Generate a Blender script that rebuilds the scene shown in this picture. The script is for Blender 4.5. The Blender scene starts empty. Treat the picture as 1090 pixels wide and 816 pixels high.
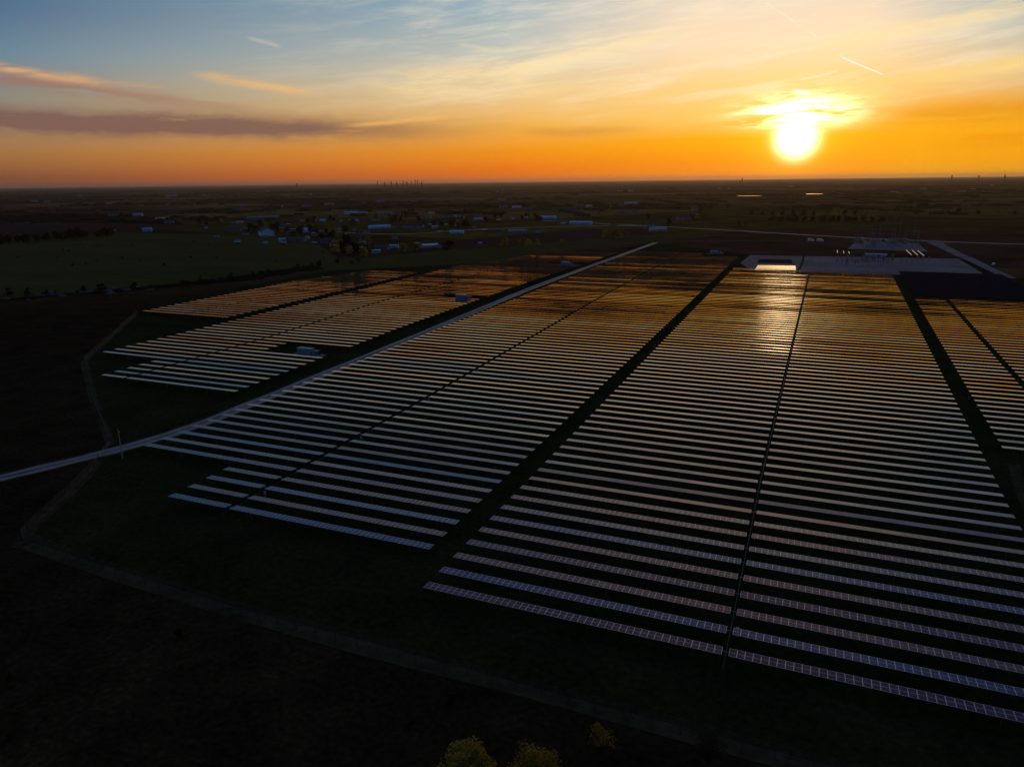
import bpy, bmesh, math, random
from mathutils import Vector, Matrix
R = math.radians
S = bpy.context.scene
COL = S.collection
# ------------------------------------------------------------------ camera
cam_d = bpy.data.cameras.new('camera'); cam = bpy.data.objects.new('camera', cam_d); COL.objects.link(cam)
cam_d.sensor_fit = 'HORIZONTAL'; cam_d.sensor_width = 36.0; cam_d.lens = 767.12 / 1090 * 36
cam_d.clip_start = 0.5; cam_d.clip_end = 120000
cam.matrix_world = (Matrix.Translation((0, 0, 62)) @ Matrix.Rotation(R(22.629), 4, 'Z')
                    @ Matrix.Rotation(R(90 - 15.668), 4, 'X') @ Matrix.Rotation(R(-0.672), 4, 'Z'))
S.camera = cam
S.view_settings.view_transform = 'Standard'; S.view_settings.look = 'None'
S.view_settings.gamma = 1; S.view_settings.exposure = 0.0; S.view_settings.use_curve_mapping = False
S.cycles.use_denoising = True; S.cycles.max_bounces = 6; S.cycles.volume_bounces = 0
S.cycles.sample_clamp_indirect = 4.0; S.cycles.sample_clamp_direct = 0.0; S.cycles.caustics_reflective = False
S.cycles.filter_width = 1.45
# ------------------------------------------------------------------ world: dusk sky
SUN_AZ, SUN_EL = -1.9, 2.75           # degrees; azimuth from +Y towards +X
W = bpy.data.worlds.new('World'); S.world = W; W.use_nodes = True
NT = W.node_tree; NT.nodes.clear()

class V:                               # a float socket with arithmetic
    def __init__(s, k): s.k = k
    def __add__(a, b): return mth('ADD', a, b)
    def __radd__(a, b): return mth('ADD', b, a)
    def __sub__(a, b): return mth('SUBTRACT', a, b)
    def __rsub__(a, b): return mth('SUBTRACT', b, a)
    def __mul__(a, b): return mth('MULTIPLY', a, b)
    def __rmul__(a, b): return mth('MULTIPLY', b, a)
    def __truediv__(a, b): return mth('DIVIDE', a, b)
    def __neg__(a): return mth('MULTIPLY', a, -1.0)
def put(sock, v):
    if isinstance(v, V): NT.links.new(v.k, sock)
    else: sock.default_value = v
def mth(op, *a, clamp=False):
    n = NT.nodes.new('ShaderNodeMath'); n.operation = op; n.use_clamp = clamp
    for i, v in enumerate(a): put(n.inputs[i], v)
    return V(n.outputs[0])
def xyz(x, y, z):
    n = NT.nodes.new('ShaderNodeCombineXYZ')
    for i, v in enumerate((x, y, z)): put(n.inputs[i], v)
    return V(n.outputs[0])
def noise(vec, scale=1.0, detail=4.0, rough=0.55, dist=0.0):
    n = NT.nodes.new('ShaderNodeTexNoise'); put(n.inputs['Vector'], vec)
    n.inputs['Scale'].default_value = scale; n.inputs['Detail'].default_value = detail
    n.inputs['Roughness'].default_value = rough; n.inputs['Distortion'].default_value = dist
    return V(n.outputs['Fac'])
def step(x, a, b):                     # smooth 0..1 between a and b (a may exceed b)
    n = NT.nodes.new('ShaderNodeMapRange'); n.interpolation_type = 'SMOOTHSTEP'
    rev = a > b
    if rev: a, b = b, a
    put(n.inputs[0], x); n.inputs[1].default_value = a; n.inputs[2].default_value = b
    n.inputs[3].default_value = 1.0 if rev else 0.0; n.inputs[4].default_value = 0.0 if rev else 1.0
    return V(n.outputs[0])
def lin(x, a, b):
    n = NT.nodes.new('ShaderNodeMapRange'); put(n.inputs[0], x); n.inputs[1].default_value = a; n.inputs[2].default_value = b
    return V(n.outputs[0])
def mix(fac, a, b, mode='MIX'):
    n = NT.nodes.new('ShaderNodeMix'); n.data_type = 'RGBA'; n.blend_type = mode; n.clamp_factor = True
    put(n.inputs[0], fac)
    for s_, v in ((n.inputs[6], a), (n.inputs[7], b)):
        if isinstance(v, V): NT.links.new(v.k, s_)
        else: s_.default_value = (*v, 1)
    return V(n.outputs[2])
def lin255(c): return tuple((x / 255 / 12.92) if x / 255 <= .04045 else ((x / 255 + .055) / 1.055) ** 2.4 for x in c)
def ramp(x, stops, span=90.0, boost=1.0):
    n = NT.nodes.new('ShaderNodeValToRGB'); cr = n.color_ramp; cr.interpolation = 'LINEAR'
    put(n.inputs[0], x)
    while len(cr.elements) < len(stops): cr.elements.new(0.5)
    for e, (p, c) in zip(cr.elements, stops):
        e.position = (p / span) ** 0.5; e.color = (*lin255(c), 1)
    return V(n.outputs[0])
tc = NT.nodes.new('ShaderNodeTexCoord'); sep = NT.nodes.new('ShaderNodeSeparateXYZ')
NT.links.new(tc.outputs['Generated'], sep.inputs[0])
dx, dy, dz = (V(sep.outputs[i]) for i in range(3))
DEG = 180 / math.pi
az = mth('ARCTAN2', dx, dy) * DEG
el = mth('ARCSINE', dz) * DEG
sd = Vector((math.sin(R(SUN_AZ)) * math.cos(R(SUN_EL)), math.cos(R(SUN_AZ)) * math.cos(R(SUN_EL)), math.sin(R(SUN_EL))))
cosT = mth('MINIMUM', dx * sd.x + dy * sd.y + dz * sd.z, 1.0)
th = mth('ARCCOSINE', cosT) * DEG
daz = mth('MAXIMUM', SUN_AZ - az, (az - SUN_AZ) * 1.9)      # the glow fades sooner on the clearer side
es = mth('SQRT', mth('MAXIMUM', el, 0.0) / 90.0)           # elevation on the ramps' scale
rA = ramp(es, [(0, (250, 130, 0)), (1.2, (255, 148, 0)), (2.8, (255, 172, 4)), (4.3, (254, 200, 98)), (6.5, (254, 212, 136)), (9, (254, 224, 186)), (12, (236, 220, 196)),
               (18, (196, 182, 172)), (28, (146, 142, 160)), (40, (104, 106, 144)), (60, (60, 66, 98)), (90, (40, 48, 76))])
rB = ramp(es, [(0, (220, 100, 8)), (.8, (238, 118, 8)), (2.2, (244, 148, 22)), (4, (244, 178, 76)), (6.5, (238, 205, 148)), (9, (196, 198, 186)), (12, (152, 178, 190)),
               (18, (150, 158, 170)), (28, (122, 132, 166)), (40, (90, 102, 146)), (60, (56, 66, 98)), (90, (40, 48, 76))])
rC = ramp(es, [(0, (124, 70, 50)), (.6, (136, 82, 52)), (2, (166, 114, 64)), (3.6, (166, 134, 98)), (5.5, (140, 138, 126)), (8, (106, 134, 152)), (10.5, (80, 110, 140)), (14, (74, 112, 138)),
               (20, (78, 112, 148)), (28, (70, 104, 148)), (40, (56, 86, 130)), (60, (44, 58, 90)), (90, (40, 48, 76))])
rD = ramp(es, [(0, (44, 58, 84)), (3, (52, 66, 94)), (7, (62, 72, 100)), (12, (58, 74, 106)), (25, (46, 66, 98)), (50, (42, 54, 80)), (90, (44, 54, 80))])
sky = mix(lin(daz, 7, 21), rA, rB)
sky = mix(lin(daz, 20, 54), sky, rC)
sky = mix(step(daz, 62, 118), sky, rD)
gold = step(az, SUN_AZ + 1.5, SUN_AZ + 8.0) * step(el, 6.2, 2.6) * step(az, 60, 25)   # deep gold low on the clearer side
sky = mix(gold * .85, sky, lin255((252, 172, 2)))
# --- the glow about the sun
warm = lambda f, c: mix(f, (0, 0, 0), c)
def scale_col(c, k):
    n = NT.nodes.new('ShaderNodeVectorMath'); n.operation = 'SCALE'
    if isinstance(c, V): NT.links.new(c.k, n.inputs[0])
    else: n.inputs[0].default_value = c
    put(n.inputs['Scale'], k); return V(n.outputs[0])
def addc(a, b):
    n = NT.nodes.new('ShaderNodeVectorMath'); n.operation = 'ADD'; NT.links.new(a.k, n.inputs[0]); NT.links.new(b.k, n.inputs[1])
    return V(n.outputs[0])
def expo(x): return mth('EXPONENT', x)
# --- clouds: thin streaks given by their ends (azimuth, elevation), width in degrees
n_fine = noise(xyz(az * 0.16, el * 1.1, 3.0), 1.0, 6, .6, .6)
n_wisp = noise(xyz(az * 0.10 + el * 0.10, el * 0.85 - az * 0.09, 9.0), 1.0, 8, .66, .25)
n_band = noise(xyz(az * 0.07, el * 0.55, 17.0), 1.0, 5, .55, .4)
wob = (noise(xyz(az * 0.12, el * 0.1, 31.0), 1.0, 3, .5) - 0.5)
rag = (noise(xyz(az * 0.55, el * 1.6, 71.0), 1.0, 6, .65) - 0.5)
def streak(p, q, w, soft_a=.15, soft_b=.3, wave=1.0, tex=n_fine, lo=.3, hi=.6, taper=0.0, up=1.0):
    (a0, e0), (a1, e1) = p, q; L = math.hypot(a1 - a0, e1 - e0); ux, uy = (a1 - a0) / L, (e1 - e0) / L
    t = ((az - a0) * ux + (el - e0) * uy) * (1 / L)
    s = (el - e0) * ux - (az - a0) * uy + wob * wave
    ww = mth('MAXIMUM', 0.02, w * (1.0 - taper * t)) if taper else w
    r = s / ww
    if up != 1.0: r = mth('MAXIMUM', r, 0.0) * (1 / up) + mth('MINIMUM', r, 0.0)
    r = r + rag * 1.0
    m = expo(-(r * r)) * step(t, 0.0, soft_a) * step(t, 1.0, 1.0 - soft_b)
    if tex is not None: m = m * step(tex, lo, hi)
    return m
# the two grey-purple bars low on the darker side and their lit rims
bar = mth('MINIMUM', streak((-82, 4.15), (-19, 3.7), .74, .01, .42, .9, n_fine, .10, .46) * 1.35, 1.0)
sky = mix(bar * .9, sky, lin255((124, 92, 84)))
up1 = streak((-78, 8.8), (-34, 4.3), .55, .01, .45, .8, n_fine, .3, .55)
sky = mix(up1 * .75, sky, lin255((158, 116, 98)))
rim = streak((-78, 9.5), (-36, 4.9), .26, .01, .4, .8, n_fine, .38, .6)
sky = mix(rim * .8, sky, lin255((228, 172, 118)))
w1 = streak((-45.5, 7.3), (-35, 6.0), .26, .3, .4, .5, n_fine, .25, .5)
sky = mix(w1 * .75, sky, lin255((240, 186, 120)))
w2 = streak((-36, 3.9), (-26, 4.75), .16, .35, .25, .3, n_fine, .25, .5)
sky = mix(w2 * .7, sky, lin255((246, 184, 96)))
w3 = streak((-23, 3.4), (-11, 3.55), .35, .3, .5, .5, n_band, .3, .5)
sky = mix(w3 * .55, sky, lin255((216, 140, 60)))
w4 = streak((-41.2, 9.7), (-38.5, 9.1), .13, .3, .3, .2, None)
sky = mix(w4 * .35, sky, lin255((220, 205, 185)))
w5 = streak((-26.6, 9.6), (-23.8, 9.2), .14, .3, .3, .2, None)
sky = mix(w5 * .4, sky, lin255((236, 214, 178)))
# high cirrus in front of and above the sun
veil = step(n_wisp, .42, .72) * step(daz, 46, 12) * step(el, 3.2, 7.0) * step(el, 30, 13)
sky = mix(veil * .6, sky, lin255((255, 236, 204)))
c1 = streak((-32, 6.3), (-5, 11.0), .75, .25, .4, 1.2, n_wisp, .3, .6)
sky = mix(c1 * .8, sky, lin255((255, 230, 178)))
c2 = streak((-34, 7.1), (-16, 6.9), .9, .3, .4, .8, n_fine, .36, .62)
sky = mix(c2 * .8, sky, lin255((252, 222, 164)))
c3 = streak((-3, 8.0), (16, 10.8), .7, .2, .2, .9, n_wisp, .32, .6)
sky = mix(c3 * .5, sky, lin255((255, 226, 160)))
c4 = streak((0, 5.2), (16, 7.4), .55, .2, .2, .9, n_fine, .34, .6)
sky = mix(c4 * .7, sky, lin255((255, 216, 128)))
c5 = streak((2, 3.7), (17, 4.3), .75, .3, .05, .6, n_band, .32, .52)
sky = mix(c5 * .6, sky, lin255((232, 148, 6)))
c6 = streak((-9.5, 3.75), (-3, 3.7), .34, .3, .3, .4, n_fine, .34, .6)
sky = mix(c6 * .25, sky, lin255((240, 160, 28)))
c7 = streak((5, 2.2), (20, 2.6), .5, .3, .02, .5, n_band, .3, .55)
sky = mix(c7 * .5, sky, lin255((236, 128, 2)))
# contrails
for p, q, w, k in (((-4.9, 11.6), (-1.0, 9.0), .09, .28), ((0.2, 7.9), (3.2, 6.45), .075, 1.0), ((-1.0, 9.0), (0.6, 7.9), .08, .1), ((-2.2, 6.45), (0.4, 6.9), .10, .35)):
    sky = mix(streak(p, q, w * .62, .15, .08, .12, n_fine, .2, .45) * k, sky, lin255((255, 246, 222)))
sky = mix(streak((-2.6, 5.75), (-1.0, 5.6), .16, .3, .3, .1, None) * .9, sky, lin255((255, 250, 225)))
# the sun behind thin streaked cloud
cl_n = noise(xyz(az * 0.30, el * 2.2, 51.0), 1.0, 5, .6, .5)
gap = step(cl_n, .34, .62)
upper = step(el, 2.9, 3.7)                                      # streaks only cross its upper half
tq = th * (1 / 1.28); core = expo(-(tq * tq * tq)) * 4.0 * (1.0 - upper * .35 * (1.0 - gap))
sx = (az - SUN_AZ) * (1 / 2.9); sy = (el - 4.3) * (1 / .95)
lit = expo(-(sx * sx + sy * sy)) * gap * step(el, 2.6, 4.0) * 3.6
halo = expo(th * (-1 / 1.6)) * 1.0
wide = expo(th * (-1 / 7.0)) * .16
sky = addc(sky, scale_col((1.0, .82, .50), core))
sky = addc(sky, scale_col((1.0, .86, .55), lit))
sky = addc(sky, scale_col((1.0, .55, .03), halo))
sky = addc(sky, scale_col((1.0, .36, .02), wide))
# physical sky, very low, for the tint of the whole dome
nish = NT.nodes.new('ShaderNodeTexSky'); nish.sky_type = 'NISHITA'; nish.sun_disc = False
nish.sun_elevation = R(SUN_EL); nish.sun_rotation = R(SUN_AZ); nish.dust_density = 3.0; nish.ozone_density = 2.0
sky = addc(sky, scale_col(V(nish.outputs[0]), 0.0006))
bg = NT.nodes.new('ShaderNodeBackground'); NT.links.new(sky.k, bg.inputs['Color']); bg.inputs['Strength'].default_value = 1.0
ow = NT.nodes.new('ShaderNodeOutputWorld'); NT.links.new(bg.outputs[0], ow.inputs['Surface'])
W.cycles.sampling_method = 'MANUAL'; W.cycles.sample_map_resolution = 2048
# ------------------------------------------------------------------ sun lamp
sl = bpy.data.lights.new('sun', 'SUN'); sl.energy = 0.005; sl.angle = R(3.0); sl.color = (1.0, .52, .18)
so = bpy.data.objects.new('sun', sl); COL.objects.link(so); so.rotation_euler = (-sd).to_track_quat('-Z', 'Y').to_euler()
so.location = (0, 0, 300)
HAZE_DENSITY = 2.7e-5
# ================================================================== helpers
rnd = random.Random(7)
class MB:                               # gathers faces for ONE mesh object
    def __init__(s): s.v = []; s.f = []; s.m = []
    def face(s, pts, m=0):
        i = len(s.v); s.v += [tuple(p) for p in pts]; s.f.append(tuple(range(i, i + len(pts)))); s.m.append(m)
    def box(s, c, d, m=0, M=None, faces='xXyYzZ'):
        x, y, z = (k / 2 for k in d); P = []
        for sx, sy, sz in ((-1, -1, -1), (1, -1, -1), (1, 1, -1), (-1, 1, -1), (-1, -1, 1), (1, -1, 1), (1, 1, 1), (-1, 1, 1)):
            p = Vector((sx * x, sy * y, sz * z))
            if M is not None: p = M @ p
            P.append(p + Vector(c))
        i = len(s.v); s.v += [tuple(p) for p in P]
        for k, q in (('z', (0, 3, 2, 1)), ('Z', (4, 5, 6, 7)), ('y', (0, 1, 5, 4)), ('X', (1, 2, 6, 5)), ('Y', (2, 3, 7, 6)), ('x', (3, 0, 4, 7))):
            if k in faces: s.f.append(tuple(i + j for j in q)); s.m.append(m)
    def tube(s, a, b, r, m=0, n=6, r2=None, cap=True):
        a, b = Vector(a), Vector(b); d = (b - a).normalized(); r2 = r if r2 is None else r2
        u = d.orthogonal().normalized(); w = d.cross(u); i = len(s.v)
        for c, rr in ((a, r), (b, r2)):
            for k in range(n):
                t = 2 * math.pi * k / n; s.v.append(tuple(c + (u * math.cos(t) + w * math.sin(t)) * rr))
        for k in range(n):
            l = (k + 1) % n; s.f.append((i + k, i + l, i + n + l, i + n + k)); s.m.append(m)
        if cap:
            s.f.append(tuple(i + k for k in reversed(range(n)))); s.m.append(m)
            s.f.append(tuple(i + n + k for k in range(n))); s.m.append(m)
    def mesh(s, name, mats):
        me = bpy.data.meshes.new(name); me.from_pydata(s.v, [], s.f)
        for m in mats: me.materials.append(m)
        if len(mats) > 1: me.polygons.foreach_set('material_index', s.m)
        me.update(); return me
    def build(s, name, mats, parent=None, loc=(0, 0, 0), rz=0.0):
        return put_obj(name, s.mesh(name, mats if isinstance(mats, (list, tuple)) else [mats]), parent, loc, rz)
def put_obj(name, me, parent=None, loc=(0, 0, 0), rz=0.0):
    o = bpy.data.objects.new(name, me); COL.objects.link(o); o.location = loc; o.rotation_euler = (0, 0, rz)
    if parent is not None: o.parent = parent
    return o
def tag(o, label=None, cat=None, group=None, kind=None):
    if label: o['label'] = label
    if cat: o['category'] = cat
    if group: o['group'] = group
    if kind: o['kind'] = kind
    return o
def thing(name, label, cat, loc=(0, 0, 0), rz=0.0, group=None):
    return tag(put_obj(name, None, None, loc, rz), label, cat, group)
def copy_tree(o, parent=None):
    c = o.copy(); COL.objects.link(c)
    if parent is not None: c.parent = parent
    for ch in o.children: copy_tree(ch, c)
    return c
# ------------------------------------------------------------------ materials
def mat(name, base, rough=.8, metal=0.0, spec=.3):
    m = bpy.data.materials.new(name); m.use_nodes = True; p = m.node_tree.nodes['Principled BSDF']
    p.inputs['Base Color'].default_value = (*base, 1); p.inputs['Roughness'].default_value = rough
    p.inputs['Metallic'].default_value = metal; p.inputs['Specular IOR Level'].default_value = spec
    return m
def nd(m, t): return m.node_tree.nodes.new(t)
def lk(m, a, b): m.node_tree.links.new(a, b)
def noisy(name, cols, scales=((.35, 0.6), (.03, .4)), rough=.95, bump=0.0, bscale=3.0, spec=.0, metal=0.0, stretch=None, coord='Object'):
    """colours blended by several octaves of noise: cols run through a ramp"""
    m = mat(name, cols[0], rough, metal, spec); p = m.node_tree.nodes['Principled BSDF']
    t = nd(m, 'ShaderNodeTexCoord'); vec = t.outputs[coord]
    if stretch:
        mp = nd(m, 'ShaderNodeMapping'); mp.inputs['Scale'].default_value = stretch; mp.inputs['Rotation'].default_value = (0, 0, .35)
        lk(m, vec, mp.inputs[0]); vec = mp.outputs[0]
    acc = None
    for sc, w in scales:
        n = nd(m, 'ShaderNodeTexNoise'); n.inputs['Scale'].default_value = sc; n.inputs['Detail'].default_value = 6; n.inputs['Roughness'].default_value = .62
        lk(m, vec, n.inputs['Vector'])
        k = nd(m, 'ShaderNodeMath'); k.operation = 'MULTIPLY_ADD'; lk(m, n.outputs['Fac'], k.inputs[0]); k.inputs[1].default_value = w
        if acc is None: k.inputs[2].default_value = 0
        else: lk(m, acc, k.inputs[2])
        acc = k.outputs[0]
    r = nd(m, 'ShaderNodeValToRGB'); lk(m, acc, r.inputs[0])
    while len(r.color_ramp.elements) < len(cols): r.color_ramp.elements.new(.5)
    for i, (e, c) in enumerate(zip(r.color_ramp.elements, cols)):
        e.position = .33 + .34 * i / max(1, len(cols) - 1); e.color = (*c, 1)
    lk(m, r.outputs[0], p.inputs['Base Color'])
    if bump:
        n = nd(m, 'ShaderNodeTexNoise'); n.inputs['Scale'].default_value = bscale; n.inputs['Detail'].default_value = 5; lk(m, vec, n.inputs['Vector'])
        b = nd(m, 'ShaderNodeBump'); b.inputs['Strength'].default_value = bump; b.inputs['Distance'].default_value = .3
        lk(m, n.outputs['Fac'], b.inputs['Height']); lk(m, b.outputs[0], p.inputs['Normal'])
    return m
def random_tint(m, amount=.4):
    """varies a material from object to object"""
    p = m.node_tree.nodes['Principled BSDF']; base = tuple(p.inputs['Base Color'].default_value)
    oi = nd(m, 'ShaderNodeObjectInfo'); mr = nd(m, 'ShaderNodeMapRange'); lk(m, oi.outputs['Random'], mr.inputs[0])
    mr.inputs[3].default_value = 1 - amount; mr.inputs[4].default_value = 1 + amount
    h = nd(m, 'ShaderNodeVectorMath'); h.operation = 'SCALE'; lk(m, mr.outputs[0], h.inputs['Scale'])
    src = p.inputs['Base Color'].links[0].from_socket if p.inputs['Base Color'].is_linked else None
    if src: lk(m, src, h.inputs[0])
    else: h.inputs[0].default_value = base[:3]
    lk(m, h.outputs[0], p.inputs['Base Color']); return m

M_FRAME = mat('aluminium_frame', (.36, .36, .39), .45, 1.0)
M_STEEL = noisy('galvanised_steel', ((.16, .17, .18), (.26, .27, .28)), ((2, .5), (14, .5)), .5, spec=.4, metal=.7)
M_DARKSTEEL = mat('dark_steel', (.05, .055, .06), .55, .4)
M_BACK = mat('module_back', (.012, .013, .018), .5, 0, .3)
def cell_mat(name, tint, rough):
    """dark cells under glass: mirror-like at a grazing view, tinted by the anti-reflective coat"""
    m = mat(name, tint, rough, 1.0); p = m.node_tree.nodes['Principled BSDF']; p.inputs['Specular Tint'].default_value = (.88, .84, .84, 1)
    oi = nd(m, 'ShaderNodeObjectInfo'); tcn = nd(m, 'ShaderNodeTexCoord'); sx = nd(m, 'ShaderNodeSeparateXYZ'); lk(m, tcn.outputs['Object'], sx.inputs[0])
    fl = nd(m, 'ShaderNodeMath'); fl.operation = 'FLOOR'; lk(m, sx.outputs[0], fl.inputs[0])
    ad = nd(m, 'ShaderNodeMath'); ad.operation = 'MULTIPLY_ADD'; lk(m, oi.outputs['Random'], ad.inputs[0]); ad.inputs[1].default_value = 977; lk(m, fl.outputs[0], ad.inputs[2])
    wn = nd(m, 'ShaderNodeTexWhiteNoise'); wn.noise_dimensions = '1D'; lk(m, ad.outputs[0], wn.inputs['W'])
    mr = nd(m, 'ShaderNodeMapRange'); lk(m, wn.outputs['Value'], mr.inputs[0]); mr.inputs[3].default_value = .86; mr.inputs[4].default_value = 1.14
    n = nd(m, 'ShaderNodeTexNoise'); n.inputs['Scale'].default_value = .9; n.inputs['Detail'].default_value = 3; lk(m, tcn.outputs['Object'], n.inputs['Vector'])
    r2 = nd(m, 'ShaderNodeMapRange'); lk(m, n.outputs['Fac'], r2.inputs[0]); r2.inputs[3].default_value = rough * .7; r2.inputs[4].default_value = rough * 1.4
    lk(m, r2.outputs[0], p.inputs['Roughness'])
    h = nd(m, 'ShaderNodeVectorMath'); h.operation = 'SCALE'; h.inputs[0].default_value = tint; lk(m, mr.outputs[0], h.inputs['Scale'])
    lk(m, h.outputs[0], p.inputs['Base Color']); return m
TINTS = {'plum': (.034, .028, .046), 'blue': (.016, .034, .088), 'rose': (.052, .036, .046), 'slate': (.032, .042, .072), 'teal': (.009, .056, .118), 'grey': (.042, .042, .056)}
M_CELL = {k: cell_mat('solar_cells_' + k, c, .09) for k, c in TINTS.items()}

SCRUB = noisy('scrub_soil', ((.008, .005, .003), (.016, .011, .006), (.026, .018, .009), (.042, .030, .016)), ((1.1, .45), (.11, .35), (.012, .2)), bump=.8, bscale=1.6)
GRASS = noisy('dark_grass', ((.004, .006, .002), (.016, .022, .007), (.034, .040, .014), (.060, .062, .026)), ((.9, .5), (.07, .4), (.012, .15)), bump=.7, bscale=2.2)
MEADOW = noisy('meadow_grass', ((.055, .060, .016), (.082, .084, .023), (.12, .110, .036)), ((.05, .5), (.006, .5)), bump=.4, bscale=.6, stretch=(1, 4, 1))
PLOUGH = noisy('ploughed_soil', ((.056, .032, .026), (.080, .046, .036)), ((.05, .5), (.008, .5)), stretch=(1, 6, 1))
DARKSOIL = noisy('dark_soil', ((.012, .010, .010), (.020, .016, .014)), ((.05, .5), (.008, .5)), stretch=(1, 5, 1))
STRAW = noisy('dry_grass_strip', ((.024, .021, .010), (.068, .053, .028), (.12, .094, .052)), ((.6, .45), (.07, .55)), bump=.5)
GRAVEL = noisy('pale_gravel', ((.17, .16, .155), (.24, .225, .215), (.30, .28, .27)), ((1.4, .5), (.12, .5)), .6, bump=.25, bscale=5, spec=.35)
PADGRAVEL = noisy('pad_gravel', ((.035, .05, .09), (.075, .105, .165), (.15, .19, .27)), ((.3, .35), (.028, .65)), .8, spec=.1)
WATER = mat('pond_water', (.004, .006, .008), .14, 0, 1.0)
_p = WATER.node_tree.nodes['Principled BSDF']; _n = nd(WATER, 'ShaderNodeTexNoise'); _n.inputs['Scale'].default_value = .9
_b = nd(WATER, 'ShaderNodeBump'); _b.inputs['Strength'].default_value = .1; _b.inputs['Distance'].default_value = .05
lk(WATER, _n.outputs['Fac'], _b.inputs['Height']); lk(WATER, _b.outputs[0], _p.inputs['Normal'])

# ================================================================== ground
def land_mat():
    """far farmland: a patchwork of big fields, then scrub; the base sheet everything stands on"""
    m = noisy('farmland', ((.007, .005, .002), (.024, .016, .008), (.050, .034, .017), (.095, .068, .034)), ((1.1, .45), (.11, .35), (.012, .2)), bump=.5, bscale=1.6)
    p = m.node_tree.nodes['Principled BSDF']; near = p.inputs['Base Color'].links[0].from_socket
    g = nd(m, 'ShaderNodeNewGeometry')
    mp = nd(m, 'ShaderNodeMapping'); mp.inputs['Rotation'].default_value = (0, 0, .42); mp.inputs['Scale'].default_value = (1 / 620, 1 / 380, 1); lk(m, g.outputs['Position'], mp.inputs[0])
    wn = nd(m, 'ShaderNodeTexNoise'); wn.inputs['Scale'].default_value = .8; lk(m, mp.outputs[0], wn.inputs[0])
    am = nd(m, 'ShaderNodeVectorMath'); am.operation = 'MULTIPLY_ADD'; lk(m, wn.outputs['Color'], am.inputs[0]); am.inputs[1].default_value = (.5, .5, 0); lk(m, mp.outputs[0], am.inputs[2])
    vo = nd(m, 'ShaderNodeTexVoronoi'); vo.distance = 'CHEBYCHEV'; vo.inputs['Scale'].default_value = 1; vo.inputs['Randomness'].default_value = .8; lk(m, am.outputs[0], vo.inputs['Vector'])
    sc = nd(m, 'ShaderNodeSeparateColor'); lk(m, vo.outputs['Color'], sc.inputs[0])
    r = nd(m, 'ShaderNodeValToRGB'); r.color_ramp.interpolation = 'CONSTANT'
    cols = [(0, (.074, .066, .016)), (.22, (.125, .092, .024)), (.4, (.15, .078, .040)), (.52, (.046, .036, .013)), (.68, (.185, .120, .038)), (.8, (.082, .044, .028)), (.9, (.10, .090, .018))]
    while len(r.color_ramp.elements) < len(cols): r.color_ramp.elements.new(.5)
    for e, (a, c) in zip(r.color_ramp.elements, cols): e.position = a; e.color = (*c, 1)
    lk(m, sc.outputs[0], r.inputs[0])
    mul = None
    for s_, lo, hi in ((.02, .55, 1.5), (.0035, .6, 1.45)):
        n2 = nd(m, 'ShaderNodeTexNoise'); n2.inputs['Scale'].default_value = s_; n2.inputs['Detail'].default_value = 7; n2.inputs['Roughness'].default_value = .7; lk(m, g.outputs['Position'], n2.inputs[0])
        mr = nd(m, 'ShaderNodeMapRange'); mr.inputs[1].default_value = .3; mr.inputs[2].default_value = .7; mr.inputs[3].default_value = lo; mr.inputs[4].default_value = hi; lk(m, n2.outputs['Fac'], mr.inputs[0])
        sv = nd(m, 'ShaderNodeVectorMath'); sv.operation = 'SCALE'; lk(m, r.outputs[0] if mul is None else mul, sv.inputs[0]); lk(m, mr.outputs[0], sv.inputs['Scale']); mul = sv.outputs[0]
    # hedged woods: dark clumps standing in the far land
    n3 = nd(m, 'ShaderNodeTexNoise'); n3.inputs['Scale'].default_value = .0022; n3.inputs['Detail'].default_value = 8; n3.inputs['Roughness'].default_value = .72; lk(m, g.outputs['Position'], n3.inputs[0])
    m3 = nd(m, 'ShaderNodeMapRange'); m3.inputs[1].default_value = .54; m3.inputs[2].default_value = .60; lk(m, n3.outputs['Fac'], m3.inputs[0])
    mw = nd(m, 'ShaderNodeMix'); mw.data_type = 'RGBA'; lk(m, m3.outputs[0], mw.inputs[0]); lk(m, mul, mw.inputs[6]); mw.inputs[7].default_value = (.050, .038, .016, 1)
    # near the site it is scrub, past 480 m from it farmland
    ln = nd(m, 'ShaderNodeVectorMath'); ln.operation = 'DISTANCE'; lk(m, g.outputs['Position'], ln.inputs[0]); ln.inputs[1].default_value = (-40, 60, 0)
    md = nd(m, 'ShaderNodeMapRange'); md.inputs[1].default_value = 380; md.inputs[2].default_value = 520; lk(m, ln.outputs['Value'], md.inputs[0])
    fx = nd(m, 'ShaderNodeMix'); fx.data_type = 'RGBA'; lk(m, md.outputs[0], fx.inputs[0]); lk(m, near, fx.inputs[6]); lk(m, mw.outputs[2], fx.inputs[7])
    lk(m, fx.outputs[2], p.inputs['Base Color']); return m
LAND = land_mat()
def sheet(name, pts, m, z): 
    b = MB(); b.face([(x, y, z) for x, y in pts]); o = b.build(name, m); o['kind'] = 'structure'; return o
G = 45000
sheet('ground', [(-G, -G), (G, -G), (G, G), (-G, G)], LAND, 0)
SITE = [(-309, 256), (-271, 211), (-243.6, 177), (-197, 144), (-152, 114), (-140.8, 95.2), (-129, 75.5), (-102.3, 72.7), (-60, 71.2), (200, 71.2), (220, 540), (112, 540), (112, 640), (-49, 640),
        (-150, 748), (-172, 660), (-212, 640), (-236, 575), (-258, 505), (-330, 440), (-330, 300)]
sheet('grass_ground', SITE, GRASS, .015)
sheet('meadow', [(-440, 250), (-385, 350), (-366, 462), (-379, 522), (-568, 728), (-900, 732), (-878, 560), (-822, 520), (-700, 420)], MEADOW, .06)
sheet('ploughed_field', [(-884, 568), (-905, 690), (-905, 740), (-930, 880), (-1500, 880), (-1500, 640)], PLOUGH, .06)
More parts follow.
